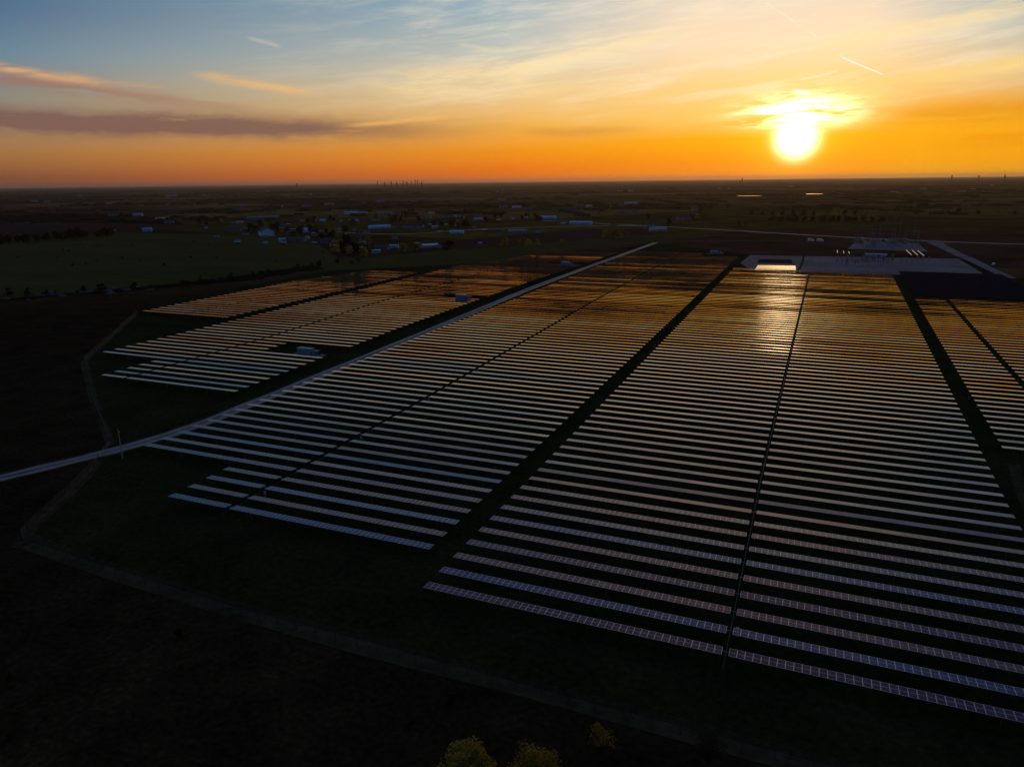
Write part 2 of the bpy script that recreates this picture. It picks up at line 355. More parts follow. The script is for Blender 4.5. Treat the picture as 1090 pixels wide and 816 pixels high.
sheet('dark_field', [(-950, 900), (-1500, 900), (-2300, 1000), (-1850, 1250), (-1420, 1180), (-1150, 1070)], DARKSOIL, .06)
sheet('fallow_field', [(-330, 445), (-366, 470), (-370, 520), (-260, 700), (-170, 860), (-95, 880), (-150, 752), (-214, 640), (-258, 505)], MEADOW, .05)
sheet('bare_field', [(-395, 620), (-300, 900), (-215, 960), (-172, 862), (-262, 702), (-372, 540)], PLOUGH, .10)
def strip(name, pts, w, m, z, jit=0.0):
    """a band of varying width along a polyline"""
    L, Rr = [], []
    for i, p in enumerate(pts):
        a = Vector(pts[max(0, i - 1)]); b = Vector(pts[min(len(pts) - 1, i + 1)]); d = (b - a).normalized(); n = Vector((-d.y, d.x))
        ww = (w[i] if isinstance(w, (list, tuple)) else w) / 2
        L.append(Vector(p) + n * (ww + rnd.uniform(-jit, jit))); Rr.append(Vector(p) - n * (ww + rnd.uniform(-jit, jit)))
    b = MB()
    for i in range(len(pts) - 1): b.face([(*Rr[i], z), (*Rr[i + 1], z), (*L[i + 1], z), (*L[i], z)])
    o = b.build(name, m); o['kind'] = 'structure'; return o
def smooth_line(pts, n=6):
    out = []
    P = [Vector(p) for p in pts]; P = [2 * P[0] - P[1]] + P + [2 * P[-1] - P[-2]]
    for i in range(1, len(P) - 2):
        for k in range(n):
            t = k / n; a, b, c, d = P[i - 1], P[i], P[i + 1], P[i + 2]
            out.append(.5 * ((2 * b) + (c - a) * t + (2 * a - 5 * b + 4 * c - d) * t * t + (3 * b - a - 3 * c + d) * t ** 3))
    out.append(P[-2]); return [tuple(p) for p in out]
ROAD = smooth_line([(-172, 78), (-162.5, 92.4), (-157.5, 104), (-152.5, 116.5), (-149, 133), (-148.3, 153.4), (-149.2, 188), (-150.2, 240), (-152, 300), (-154, 360), (-155, 420), (-154, 520), (-152, 640), (-149.8, 745)], 4)
strip('gravel_road', ROAD, 5.4, GRAVEL, .05, .12)
RUT = noisy('worn_gravel', ((.10, .095, .09), (.16, .155, .15)), ((.8, .5), (.09, .5)))
strip('gravel_crown', ROAD, .9, noisy('weedy_gravel', ((.10, .10, .085), (.20, .19, .175)), ((.5, .5), (.08, .5))), .056, .25)
for sgn in (-1, 1): strip('road_verge', [(x + sgn * 2.75, y) for x, y in ROAD], .9, noisy('grassy_verge', ((.03, .035, .014), (.10, .10, .08)), ((.6, .5), (.1, .5))), .058, .35)
strip('service_road', smooth_line([(-149.8, 744), (-142, 760), (-120, 775), (-32, 803), (45, 806), (98, 800), (104, 770)], 4), 3.0, RUT, .045, .1)
strip('country_road', smooth_line([(-420, 1130), (-159.7, 986), (-83.7, 938), (18.6, 872), (60, 850), (128, 824), (180, 812), (420, 770)], 4), [6] * 29, GRAVEL, .04)
strip('village_road', smooth_line([(-160, 986), (-215, 1010), (-300, 1000), (-420, 900), (-470, 800), (-560, 800), (-760, 880)], 4), 5, GRAVEL, .035)
strip('approach_road', [(108, 838), (108, 772), (110, 683), (112, 655), (113, 600), (115, 536)], [14, 10, 8.5, 7.5, 7, 7], PADGRAVEL, .055)
sheet('gravel_pad', [(-49.6, 640), (-51, 577), (-40, 534), (102, 535), (104, 560), (104, 655)], PADGRAVEL, .05)
sheet('substation_pad', [(28, 722), (90, 712), (92, 800), (38, 815)], PADGRAVEL, .05)
sheet('basin_floor', [(-40, 582), (-40, 610), (-16, 613), (-14, 585)], PLOUGH, .08)
def pond(name, pts, z, depth=.3):
    o = sheet(name, pts, WATER, z); return o
pond('pond_water', [(-37.6, 536), (-37.6, 566), (-30, 568), (-20, 569), (-11.8, 571), (-10.4, 541), (-24, 538)], .07)
pond('far_pond_water', [(-283, 2835), (-250, 2815), (-205, 2830), (-196, 2880), (-240, 2905), (-280, 2890)], .1)
pond('far_pond_water', [(-52, 3130), (-20, 3110), (8, 3125), (12, 3190), (-20, 3205), (-48, 3190)], .1)
strip('dark_creek_bed', smooth_line([(-470, 250), (-432, 269), (-417, 293), (-395, 320), (-376, 353), (-360, 378), (-357, 422), (-352, 461), (-330, 500)], 4), [24] * 33, DARKSOIL, .03, 4)
# the mown strip under the fence
FENCE = [(-309, 256.5), (-271.3, 210.8), (-243.6, 177.1), (-197.1, 143.9), (-156.5, 117.0)]
FENCE2 = [(-149.0, 107.5), (-140.8, 95.2), (-129.0, 75.6), (-102.3, 72.9), (-74.9, 71.6), (-50.9, 71.6), (-28.5, 71.6), (0, 71.6), (40, 71.6), (80, 71.6)]
strip('dry_grass_strip', FENCE, 2.4, STRAW, .035, .3)
strip('dry_grass_strip', smooth_line(FENCE2[:3] + [(-126, 74.4)], 3), 2.2, STRAW, .035, .3)
strip('dry_grass_strip', [(-126, 74.3)] + FENCE2[3:], 2.6, STRAW, .037, .3)
strip('aisle_track', [(48.5, 60), (43.2, 158), (44.2, 170), (45.5, 181)], 2.2, STRAW, .035, .2)

# ================================================================== solar trackers
PITCH = 4.985
ZH = 1.75                                # height of the torque tube
def fld(x, y):                           # slow waves of tilt across the site (the land rolls a little)
    return (.35 if x < -54 else 0.0) * min(1, max(0, (y - 250) / 150)) + .34 * (1.0 * math.sin(.021 * x + .047 * y + 1.0) + .8 * math.sin(-.034 * x + .083 * y + 2.2) + .55 * math.sin(.075 * x + .029 * y) + .5 * math.sin(.011 * x - .151 * y) + .45 * math.sin(.018 * x + .262 * y + .8) * min(1, max(0, (y - 200) / 200)))
def wx(x, y):                            # the rows fan out a little towards the far end on this side
    return x + (max(0.0, (x + 50.9) / 89.35) * 9.0 * max(0.0, (y - 150) / 375) if x > -50.9 else 0.0)
HALF = {}
def module_mesh(tint):
    if tint not in HALF:
        b = MB(); w, l, t = .985, 1.88, .035; f = .042
        b.box((0, 0, -t / 2), (w, l, t), 0, faces='xXyY'); b.face([(-w / 2, -l / 2, -t), (-w / 2, l / 2, -t), (w / 2, l / 2, -t), (w / 2, -l / 2, -t)], 2)
        xs = (-w / 2, -w / 2 + f, w / 2 - f, w / 2); ys = (-l / 2, -l / 2 + f, -f / 2, f / 2, l / 2 - f, l / 2)
        for i in range(3):
            for j in range(5):
                g = i == 1 and j in (1, 3)
                b.face([(xs[i], ys[j], 0), (xs[i + 1], ys[j], 0), (xs[i + 1], ys[j + 1], 0), (xs[i], ys[j + 1], 0)], 1 if g else 0)
        HALF[tint] = b.mesh('module', [M_FRAME, M_CELL[tint], M_BACK])
    return HALF[tint]
POST_ME = None
def post_mesh():
    global POST_ME
    if POST_ME is None:
        b = MB(); b.box((0, 0, ZH / 2 - .05), (.07, .15, ZH - .1)); b.box((0, 0, ZH - .06), (.16, .22, .1)); POST_ME = b.mesh('post', [M_STEEL])
    return POST_ME
def row_table(b, x0, x1, y, ox, tilt, jitter, mats):
    """modules of one half row into builder b, local x = world x - ox"""
    n = int(round((x1 - x0) / 1.0))
    sag = [rnd.gauss(0, .3 if y < 300 else .16) for _ in range(n // 8 + 2)]
    for i in range(n):
        xc = x0 + (i + .5) * (x1 - x0) / n; a = R(tilt + jitter + fld(xc, y) + sag[i // 8]); ca, sa = math.cos(a), math.sin(a); h = .4925
        P = lambda dx, dy, dz: (xc - ox + dx, dy * ca + dz * sa, ZH + .09 + dz * ca - dy * sa)
        b.face([P(-h, -.9, 0), P(h, -.9, 0), P(h, .9, 0), P(-h, .9, 0)], mats)
        b.face([P(-h, -.9, -.04), P(-h, .9, -.04), P(h, .9, -.04), P(h, -.9, -.04)], 1)
        b.face([P(-h, -.9, -.04), P(h, -.9, -.04), P(h, -.9, 0), P(-h, -.9, 0)], 2)
        b.face([P(h, .9, -.04), P(-h, .9, -.04), P(-h, .9, 0), P(h, .9, 0)], 2)
def frame_into(b, x0, x1, ox):
    b.tube((x0 - ox, 0, ZH), (x1 - ox, 0, ZH), .07, 0, 5)
    n = max(2, int(round((x1 - x0) / 8.0)))
    for i in range(n):
        xc = x0 + (i + .5) * (x1 - x0) / n - ox; b.box((xc, 0, ZH / 2 - .04), (.07, .14, ZH - .08), 0, faces='xXyY')
ORD1 = 'first second third fourth fifth sixth seventh eighth ninth tenth eleventh twelfth thirteenth fourteenth fifteenth sixteenth seventeenth eighteenth nineteenth'.split()
TENS = {2: 'twent', 3: 'thirt', 4: 'fort', 5: 'fift', 6: 'sixt', 7: 'sevent', 8: 'eight', 9: 'ninet'}
def ordinal(n):
    if n < 20: return ORD1[n - 1]
    if n > 99: return 'hundredth' if n == 100 else 'hundred-' + ordinal(n - 100)
    return TENS[n // 10] + 'ieth' if n % 10 == 0 else TENS[n // 10] + 'y-' + ORD1[n % 10 - 1]
rows = []                                # (block, index, y, [(x0, x1), ...])
for k in range(90):
    y = 86.56 + PITCH * k; rows.append(('middle', k, y, [(-50.9, wx(-6.35, y)), (wx(-5.45, y), wx(38.45, y))]))
for k in range(108):
    y = 97.45 + 4.96 * k; g = -100.2 - 3.0 * min(1, max(0, (y - 170) / 200))
    rows.append(('road', k, y, [(-115.4 if k < 4 else -144.8, g - .6), (g + .6, -55.9 if y < 606 else -86)]))
for k in range(92):
    y = 161.4 + 4.95 * k; g = -203.2 - 5.5 * min(1, max(0, (y - 235) / 80))
    le = -214.2 if k < 5 else (-244.2 if y < 500 else -243.5 + (y - 500) * .30); ri = -157.5 - min(4.5, (y - 161) * .045)
    if y > 420: ri += (y - 420) * .035
    if 209 < y < 222.5 or 346 < y < 356 or 518.5 < y < 532: ri = -188
    rows.append(('across', k, y, [(le, g - .6), (g + .6, ri)] if le < g - 6 else [(le, ri)]))
for k in range(37):
    y = 259.1 + 4.95 * k; le = -307 if y < 380 else -307 + (y - 380) * .24; rows.append(('outer', k, y, [(le, -279.6), (-279.0, -252.5)]))
for k in range(72):
    y = 187.0 + 4.93 * k; g = wx(56.5, y) + 4.5 * (1 - min(1, (y - 187) / 240)) * .6; rows.append(('beyond', k, y, [(wx(43.2, y), g - 1), (g + 1, 110.5)] if y < 424 else [(wx(43.2, y), 110.5)]))
def is_dark(bl, y): return bl == 'beyond' and y > 424
CAMX, CAMY = 0, 0
def size_of(r):
    bl, k, y, segs = r; d2 = y * y + 62 * 62
    L = 0
    for a, b in segs:
        b = min(b, y * .1 + 62 if bl == 'beyond' else b)
        if bl in ('middle',): b = min(b, 12 + .155 * y) if y < 160 else b
        L += max(0, b - a)
    dd = (sum(sum(s) for s in segs) / (2 * len(segs))) ** 2 + d2
    return L * 62 / dd ** 1.5 * (.7 if is_dark(bl, y) else 1)
rows.sort(key=size_of, reverse=True)
single, far = rows[:300], rows[300:]
WHERE = {'middle': '{o} panel row from the near edge of the block between the two grass aisles',
         'road': '{o} panel row from the near edge of the block between gravel road and grass aisle',
         'across': '{o} panel row from the near edge of the block across the gravel road',
         'outer': '{o} panel row, counting away, of the outermost block behind the thin dark gap',
         'beyond': '{o} panel row, counting away, in the cut-off block beyond the second grass aisle'}
EARLY = {('middle', 0): 'plum', ('middle', 1): 'blue', ('middle', 2): 'rose', ('middle', 3): 'plum', ('middle', 4): 'rose', ('middle', 5): 'blue', ('middle', 6): 'slate', ('middle', 7): 'rose', ('middle', 8): 'grey',
         ('road', 0): 'teal', ('road', 1): 'plum', ('road', 2): 'teal', ('road', 3): 'plum', ('road', 4): 'slate', ('road', 5): 'slate', ('road', 6): 'teal', ('across', 5): 'slate', ('across', 4): 'teal', ('across', 3): 'grey'}
CYC = ['grey', 'plum', 'slate', 'rose', 'grey', 'slate', 'blue', 'grey', 'plum', 'slate', 'slate']
BASE_TILT = 3.4
trackers = {}
for r in single:
    bl, k, y, segs = r
    tint = EARLY.get((bl, k)) or rnd.choice(CYC)
    jit = rnd.gauss(0, .6 if y < 300 else .4)
    near = (bl == 'middle' and k < 9) or (bl == 'road' and k < 6)
    tilt = 34.0 if is_dark(bl, y) else BASE_TILT
    xa, xb = segs[0][0], segs[-1][1]; ox = (xa + xb) / 2
    t = thing('solar_tracker', WHERE[bl].format(o=ordinal(k + 1)), 'solar panels', (ox, y, 0), 0, 'solar panel rows'); trackers[(bl, k)] = t
    if near:
        me = module_mesh(tint)
        for x0, x1 in segs:
            n = int(round(x1 - x0)); st = (x1 - x0) / n; j2 = jit + rnd.gauss(0, .25)
            for i in range(n):
                xc = x0 + (i + .5) * st
                a = R(tilt + j2 + fld(xc, y) + rnd.gauss(0, .16))
                o = put_obj('module', me, t, (xc - ox, 0, ZH + .09)); o.rotation_euler = (-a, R(rnd.gauss(0, .12)), 0)
        b = MB(); b.tube((xa - ox, 0, ZH), (xb - ox, 0, ZH), .075, 0, 8); b.build('torque_tube', M_STEEL, t)
        for x0, x1 in segs:
            n = max(2, int(round((x1 - x0) / 8.0)))
            for i in range(n): put_obj('post', post_mesh(), t, (x0 + (i + .5) * (x1 - x0) / n - ox, 0, 0))
    else:
        for x0, x1 in segs:
            b = MB(); row_table(b, x0, x1, y, ox, tilt, jit + rnd.gauss(0, .25), 0)
            b.build('panel_table', [M_CELL[tint], M_BACK, M_FRAME], t)
        b = MB(); frame_into(b, xa, xb, ox); b.build('support_frame', M_STEEL, t)
b = MB(); keys = list(M_CELL)
fr = MB()
for bl, k, y, segs in far:
    tilt = 34.0 if is_dark(bl, y) else BASE_TILT; jit = rnd.gauss(0, .5); mi = 3 + keys.index(rnd.choice(CYC))
    for x0, x1 in segs:
        bb = MB(); row_table(bb, x0, x1, y, 0, tilt, jit, mi); frame_into(bb, x0, x1, 0)
        i = len(b.v); b.v += [(p[0], p[1] + y, p[2]) for p in bb.v]; b.f += [tuple(q + i for q in f) for f in bb.f]; b.m += bb.m
tag(b.build('far_solar_rows', [M_STEEL, M_BACK, M_FRAME] + [M_CELL[k] for k in keys]), 'remaining thin solar panel rows merging together at the far end of the farm', 'solar panels', kind='stuff')
# drive lines between the half rows
def drive_line(name, label, pts, step_y):
    t = thing(name, label, 'drive line', (pts[0][0], pts[0][1], 0)); o0 = Vector((*pts[0], 0)); b = MB()
    for p, q in zip(pts, pts[1:]): b.tube(Vector((*p, ZH - .55)) - o0, Vector((*q, ZH - .55)) - o0, .08, 0, 6)
    b.build('drive_shaft', M_DARKSTEEL, t)
    L = pts[-1][1] - pts[0][1]; n = min(14, int(L / step_y)); mm = None
    for i in range(n):
        y = (i + .32) * step_y * 1.0
        for (p, q) in zip(pts, pts[1:]):
            if p[1] <= pts[0][1] + y <= q[1]:
                x = p[0] + (q[0] - p[0]) * (pts[0][1] + y - p[1]) / (q[1] - p[1]) - pts[0][0]
        if mm is None:
            b = MB(); b.box((.9, 0, .5), (.1, .1, 1.0)); b.box((.9, 0, 1.2), (.45, .3, .55)); mm = b.mesh('motor_box', [mat('motor_box_paint', (.45, .46, .48), .5)])
        put_obj('motor_box', mm, t, (x, y, 0))
drive_line('drive_line', 'thin steel drive line splitting the panel block between the two grass aisles', [(-5.9, 83.5), (-5.9, 150), (wx(-5.9, 531), 531)], 29.9)
drive_line('drive_line', 'thin steel drive line splitting the panel block beside the gravel road', [(-100.2, 95), (-100.2, 170), (-103.2, 370), (-103.2, 631)], 34.7)

# ------------------------------------------------------------------ inverter skids
M_CAB = mat('cabinet_paint', (.16, .32, .44), .5); M_CAB2 = mat('cabinet_paint_light', (.32, .42, .48), .5); M_CONC = noisy('concrete', ((.2, .2, .2), (.28, .28, .27)), ((1, .5), (6, .5)))
def inverter(x, y, label):
    t = thing('inverter_station', label, 'inverter station', (x, y, 0), 0, 'inverter stations beside the gravel road')
    b = MB(); b.box((0, 0, .18), (13, 5, .36)); b.build('concrete_pad', M_CONC, t)
    b = MB(); b.box((-1.2, .2, 1.55), (6.2, 2.4, 2.3)); b.box((-1.2, .2, 2.75), (6.4, 2.6, .12)); c = b.build('cabinet', M_CAB, t)
    for k in range(4):
        b = MB(); b.box((-3.55 + k * 1.5, -1.03, 1.5), (1.25, .06, 1.9)); b.build('door', M_CAB2, c)
    b = MB(); b.box((3.6, 0, 1.3), (2.2, 2.0, 1.7)); b.box((3.6, 0, 2.2), (1.6, 1.2, .2)); tr = b.build('transformer', M_CAB, t)
    b = MB()
    for k in range(8): b.box((4.85, -.9 + k * .25, 1.25), (.35, .06, 1.3))
    b.build('radiator', M_DARKSTEEL, tr)
    b = MB(); b.box((5.6, -1.5, .9), (.5, .4, 1.1)); b.build('meter_box', M_CAB2, t)
inverter(-171.5, 213.5, 'blue-grey inverter station in the first grass notch across the gravel road')
inverter(-174.5, 351, 'blue-grey inverter station in the middle grass notch across the gravel road')
inverter(-172.5, 524.5, 'small pale inverter station in the last notch before the road bend')

# ------------------------------------------------------------------ fence, poles
M_WOOD = noisy('weathered_wood', ((.07, .055, .045), (.13, .105, .085)), ((3, .5), (20, .5)))
M_WIRE = mat('fence_wire', (.10, .10, .10), .5, .6)
def net_mat():
    m = mat('chain_link', (.12, .12, .12), .6, .5); p = m.node_tree.nodes['Principled BSDF']; return m
def fence(name, label, pts, step_d, hgt=2.1):
    o0 = Vector((*pts[0], 0)); t = thing(name, label, 'fence', o0)
    pm = None; P = [Vector((*p, 0)) for p in pts]; b = MB(); cum = []
    tot = sum((q - p).length for p, q in zip(P, P[1:])); n = min(99, max(2, int(tot / step_d)))
    for p, q in zip(P, P[1:]):
        for h in (.25, .6, .95, 1.3, 1.65, 2.0): b.tube(p - o0 + Vector((0, 0, h)), q - o0 + Vector((0, 0, h)), .012, 0, 3, cap=False)
    b.build('wire', M_WIRE, t)
    bp = MB(); bp.tube((0, 0, 0), (0, 0, hgt), .06, 0, 6); pm = bp.mesh('post', [M_WOOD])
    for i in range(n + 1):
        s_ = tot * i / n; k = 0
        while k < len(P) - 2 and s_ > (P[k + 1] - P[k]).length: s_ -= (P[k + 1] - P[k]).length; k += 1
        d = (P[k + 1] - P[k]); put_obj('post', pm, t, P[k] + d * min(1, s_ / d.length) - o0)
    for c, nb in ((P[0], P[1]), (P[-1], P[-2])):
        d = (nb - c).normalized() * 2.6; b = MB()
        b.tube(c - o0, c - o0 + Vector((0, 0, 2.3)), .1, 0, 7); b.tube(c + d - o0, c + d - o0 + Vector((0, 0, 2.2)), .09, 0, 7)
        b.tube(c - o0 + Vector((0, 0, 1.5)), c + d - o0 + Vector((0, 0, 1.5)), .06, 0, 6); b.tube(c - o0 + Vector((0, 0, .2)), c + d - o0 + Vector((0, 0, 1.5)), .03, 0, 5)
        b.build('corner_brace', M_WOOD, t)
    return t
fence('wire_fence', 'brown post and wire fence running behind the block across the gravel road', FENCE, 3.6)
fence('wire_fence', 'short wire fence from the road gate to the outer corner brace', FENCE2[:3], 3.4)
fence('wire_fence', 'long low wire fence along the near edge of the solar farm', FENCE2[2:], 3.4)
t = thing('utility_pole', 'lone pale wooden pole standing beside the gravel road gate', 'pole', (-146.3, 111.6, 0))
b = MB(); b.tube((0, 0, 0), (0, 0, 7.2), .16, 0, 8, .11); b.build('pole', mat('pale_wood', (.42, .37, .31), .8), t)
b = MB(); b.box((.15, 0, 6.7), (.35, .25, .4)); b.tube((0, 0, 7.2), (0, 0, 7.7), .025, 0, 5); b.build('camera_box', M_CAB2, t)
t = thing('road_gate', 'low metal gate opened beside the gravel road entrance', 'gate', (-156.6, 117, 0), R(-62))
for zz in (.35, .65, .95, 1.25): pass
b = MB(); [b.tube((0, 0, zz), (4.6, 0, zz), .025, 0, 5) for zz in (.35, .65, .95, 1.25)]; [b.tube((xx, 0, .3), (xx, 0, 1.3), .03, 0, 5) for xx in (0, 2.3, 4.6)]; b.build('gate_frame', M_STEEL, t)
# ground positions of far things (metres)
HOUSES = ((-1353.8,1616.4,22,6.9,'b'),(-1315.6,1689.7,25.1,7,'b'),(-947.2,1085.5,56.4,5.6,'t'),(-874.8,946.7,11.8,2.5,'p'),(-742,790,19.8,4.2,'g'),(-770,868.4,13.6,4.5,'g'),(-633.5,729.2,16.4,8.8,'W'),(-742.5,885.6,18.1,3.8,'g'),(-621.9,798.1,17.2,5.9,'B'),(-771.5,1022.2,16.7,5,'B'),(-553.5,664.1,10.2,3.4,'B'),(-538.3,668,20.2,3.9,'g'),(-891.9,1285,24.5,6.1,'B'),(-486.9,655.1,16,4.3,'g'),(-862,1276.3,28.1,6,'B'),(-570.4,888.7,30.3,4.8,'B'),(-532.7,918.2,29.1,4.2,'b'),(-381.9,619.3,8.6,4.3,'B'),(-385.1,602.8,13.1,2.8,'g'),(-350.4,633.1,17,3.8,'S'),(-621.3,1190.2,14,5.3,'b'),(-716.8,1308.8,11.7,4.9,'p'),(-789.2,1298.9,11.9,5,'g'),(-828.3,1315.1,28.4,4.1,'t'),(-597.5,822.4,10.6,2.7,'t'),(-489.1,715.2,6.8,2.8,'g'),(-491,905.7,8.1,4,'p'),(-435.2,814.4,6,3.6,'p'),(-413.4,819.5,16.8,4.2,'B'),(-519.9,1111.4,14.4,3.2,'p'),(-665.2,1637.7,20.8,4.6,'p'),(-594.5,1532.8,17.2,6.4,'g'),(-710.8,1664.4,18.9,5.9,'g'),(-373.6,863.6,8.6,3.7,'g'),(-342.1,844.5,22.6,4.8,'t'),(-419,1174.2,24.4,5.7,'B'),(-348.4,1036.2,14.3,5.7,'g'),(-317.6,1030.3,32.4,5.6,'B'),(-477.3,1471.1,26.2,6.1,'b'),(-516.9,1649.5,15.8,6.8,'g'),(-498.9,1680.3,13.7,6.9,'p'),(-455.3,1915.5,33.4,6.4,'p'),(-474.7,1878.2,15.2,7.6,'g'),(-335.8,1442.6,15.5,5.8,'g'),(-344.5,1379.2,13,3.7,'g'),(-234.7,1568.6,16.6,6.2,'g'),(-195.8,1182.5,20.3,5.5,'g'),(-214,1017,10.9,4.8,'b'),(-182.7,915.6,20.7,3.7,'p'),(-949.6,3974.9,26.6,10.7,'p'),(-1011.7,3994.3,32.2,8.1,'p'),(-1386.9,1129.2,14,7,'b'),(-1324,1138.6,18.2,5.7,'p'),(-1101.2,992.8,15.5,5.8,'p'),(-1007.1,926.6,14.3,5.4,'g'),(-865.7,756.2,12,6.8,'B'),(-3298.5,3074.3,58.8,11.8,'p'),(-414.4,621.3,4.9,3.4,'g'),(-366.2,613.1,6.5,2.8,'g'),(-623.4,761.9,9,3.9,'g'),(-712.9,786.8,8.3,3.5,'g'),(-662.2,1166.5,12.3,4.4,'g'),(-690.8,1066.2,13.3,4.1,'g'),(-829.7,1139.3,14.7,4.6,'g'))
TREES = {'yel1': ((-409.9,561.7),(-391.3,548.6),(-381.2,542.7),(-365.8,530.2),(-360.1,531.8)), 'yel2': ((-279.4,657.6),(-274.5,669.8),(-267.2,671.7),(-260.9,673.4),(-250.9,670.6)), 'yel3': ((-229.5,681.8),), 'yel4': ((-212.9,783.8),(-205.9,785.6),(-200,787),(-192.1,789)), 'belt': ((-63.2,1139.8),(-51.6,1141.9),(-40.1,1144.1),(-28.7,1146.2),(-17.3,1148.3),(-6,1150.4),(5.3,1152.5),(16.5,1154.6),(27.7,1156.7),(38.8,1158.8),(49.9,1160.8),(60.9,1162.9),(71.9,1164.9),(82.8,1167)), 'belt2': ((-104.3,1321.2),(-87.8,1323.7),(-71.3,1326.2),(-54.9,1328.6),(-38.7,1331.1),(-22.5,1333.5),(-6.5,1335.9),(9.5,1338.3),(25.4,1340.7),(41.1,1343),(56.8,1345.4),(72.3,1347.7)), 'mid': ((-189.6,1212.7),(-175.2,1186.1),(-97.2,1030.3),(-88.3,1011.7),(-179.7,1649.7)), 'west': ((-835.3,532.5),(-837.7,544.5),(-840.2,556.9),(-835.7,564.7),(-838.2,577.7),(-833.6,585.8),(-836.1,599.4),(-838.8,613.3),(-838.9,620.8),(-836.5,629),(-834.1,637.3),(-834.3,653.1),(-831.8,661.7),(-831.8,669.9)), 'right': ((129.7,1389.3),(150.8,1392.3),(167.8,1362),(185.2,1333.5),(218.1,1436),(240.2,1405.1),(276.1,1443.9),(293.6,1412.7))}
VIL = ((-679,748.9),(-749.1,850.5),(-700.4,819.1),(-645.4,783.5),(-600.8,750.2),(-589.8,769.8),(-513.6,681.1),(-554.8,761.1),(-448.5,623.4),(-438.9,625.9),(-781.6,1020.3),(-753.1,1025.6),(-646.7,940.6),(-764.9,1149.9),(-748.4,1152.5),(-649.7,1044.6),(-696,1161),(-762.9,1302.5),(-590.7,1055.4),(-502.4,946.8),(-499.2,970.4),(-448.9,914.7),(-630.7,1320.5),(-491.5,1073.6),(-510.9,1158.7),(-469.1,1197.8),(-403,1089.9),(-511.1,1467.3),(-358.1,1283.2),(-447.8,1684.1),(-249.8,1173.2),(-190.7,1032.8),(-199.2,1379.2),(-353.6,586.8),(-317.9,616.2),(-902.4,889),(-1103.6,1059.2),(-909,940),(-1283.7,1065.7),(-1379.2,1089.3))
SKYLINE = ((-32.65,3.0), (-32.10,1.4), (-31.62,2.0), (-31.21,1.4), (-30.72,4.6), (-30.44,1.6), (-30.10,2.2), (-29.82,5.6), (-29.64,4.4), (-29.33,1.6), (-38.50,1.6), (7.96,2.6), (10.88,2.6), (-5.36,1.8), (9.47,1.2))
# ================================================================== substation and yard
M_VAN = mat('white_vehicle_paint', (.7, .7, .7), .35, 0, .5); M_GLASS = mat('dark_glass', (.02, .02, .025), .1, 0, .5); M_TYRE = mat('tyre_rubber', (.02, .02, .02), .9)
M_TAN = noisy('tan_panel', ((.34, .26, .19), (.42, .33, .25)), ((.5, .5), (4, .5)), .7); M_PORC = mat('insulator_porcelain', (.16, .10, .07), .3, 0, .5)
M_BUS = mat('bright_bus_pipe', (.7, .7, .7), .3, 1.0); M_WHITE = noisy('white_sheet_roof', ((.55, .58, .6), (.68, .7, .72)), ((.4, .5), (3, .5)), .45)
def hut(name, label, cat, x, y, rz, L, D, Hh, mw, mr, pitch=.25, group=None, door=True, win=0):
    t = thing(name, label, cat, (x, y, 0), rz, group); b = MB(); b.box((0, 0, Hh / 2), (L, D, Hh), 0, faces='xXyYz')
    rh = D / 2 * pitch
    for s in (-1, 1): b.face([(s * L / 2, -D / 2, Hh), (s * L / 2, D / 2, Hh), (s * L / 2, 0, Hh + rh)][::s])
    b.build('wall', mw, t); b = MB(); e = .35; z0 = Hh - e * pitch
    for s in (-1, 1):
        b.face([(-L / 2 - e, 0, Hh + rh + .02), (L / 2 + e, 0, Hh + rh + .02), (L / 2 + e, s * (D / 2 + e), z0 + .02), (-L / 2 - e, s * (D / 2 + e), z0 + .02)][::s])
        b.face([(-L / 2 - e, 0, Hh + rh + .17), (L / 2 + e, 0, Hh + rh + .17), (L / 2 + e, s * (D / 2 + e), z0 + .17), (-L / 2 - e, s * (D / 2 + e), z0 + .17)][::-s])
        b.face([(-L / 2 - e, s * (D / 2 + e), z0 + .02), (L / 2 + e, s * (D / 2 + e), z0 + .02), (L / 2 + e, s * (D / 2 + e), z0 + .17), (-L / 2 - e, s * (D / 2 + e), z0 + .17)][::s])
        b.face([(s * (L / 2 + e), -D / 2 - e, z0 + .02), (s * (L / 2 + e), 0, Hh + rh + .02), (s * (L / 2 + e), 0, Hh + rh + .17), (s * (L / 2 + e), -D / 2 - e, z0 + .17)])
        b.face([(s * (L / 2 + e), D / 2 + e, z0 + .02), (s * (L / 2 + e), 0, Hh + rh + .02), (s * (L / 2 + e), 0, Hh + rh + .17), (s * (L / 2 + e), D / 2 + e, z0 + .17)])
    b.build('roof', mr, t)
    if door:
        b = MB(); b.box((L * .12, -D / 2 - .04, 1.05), (1.0, .08, 2.1)); b.build('door', M_DARKSTEEL, t)
    for k in range(win):
        b = MB(); b.box((-L / 2 + (k + .6) * L / (win + .6), -D / 2 - .03, Hh * .55), (1.3, .06, 1.1)); b.build('window', M_GLASS, t)
    return t
hut('long_shed', 'long low white roofed shed standing on the far rim of the gravel pad', 'shed', 46, 652, -.06, 15.5, 5, 2.2, M_CAB2, M_WHITE, .2)
hut('control_house', 'tan control house at the far corner of the electrical substation', 'control house', 76, 806, .1, 12, 6, 3.6, M_TAN, M_TAN, .12)
hut('equipment_hut', 'small tan hut standing apart from the substation on its near road side', 'hut', 40, 788, .05, 7.5, 4, 2.8, M_TAN, M_TAN, .1)
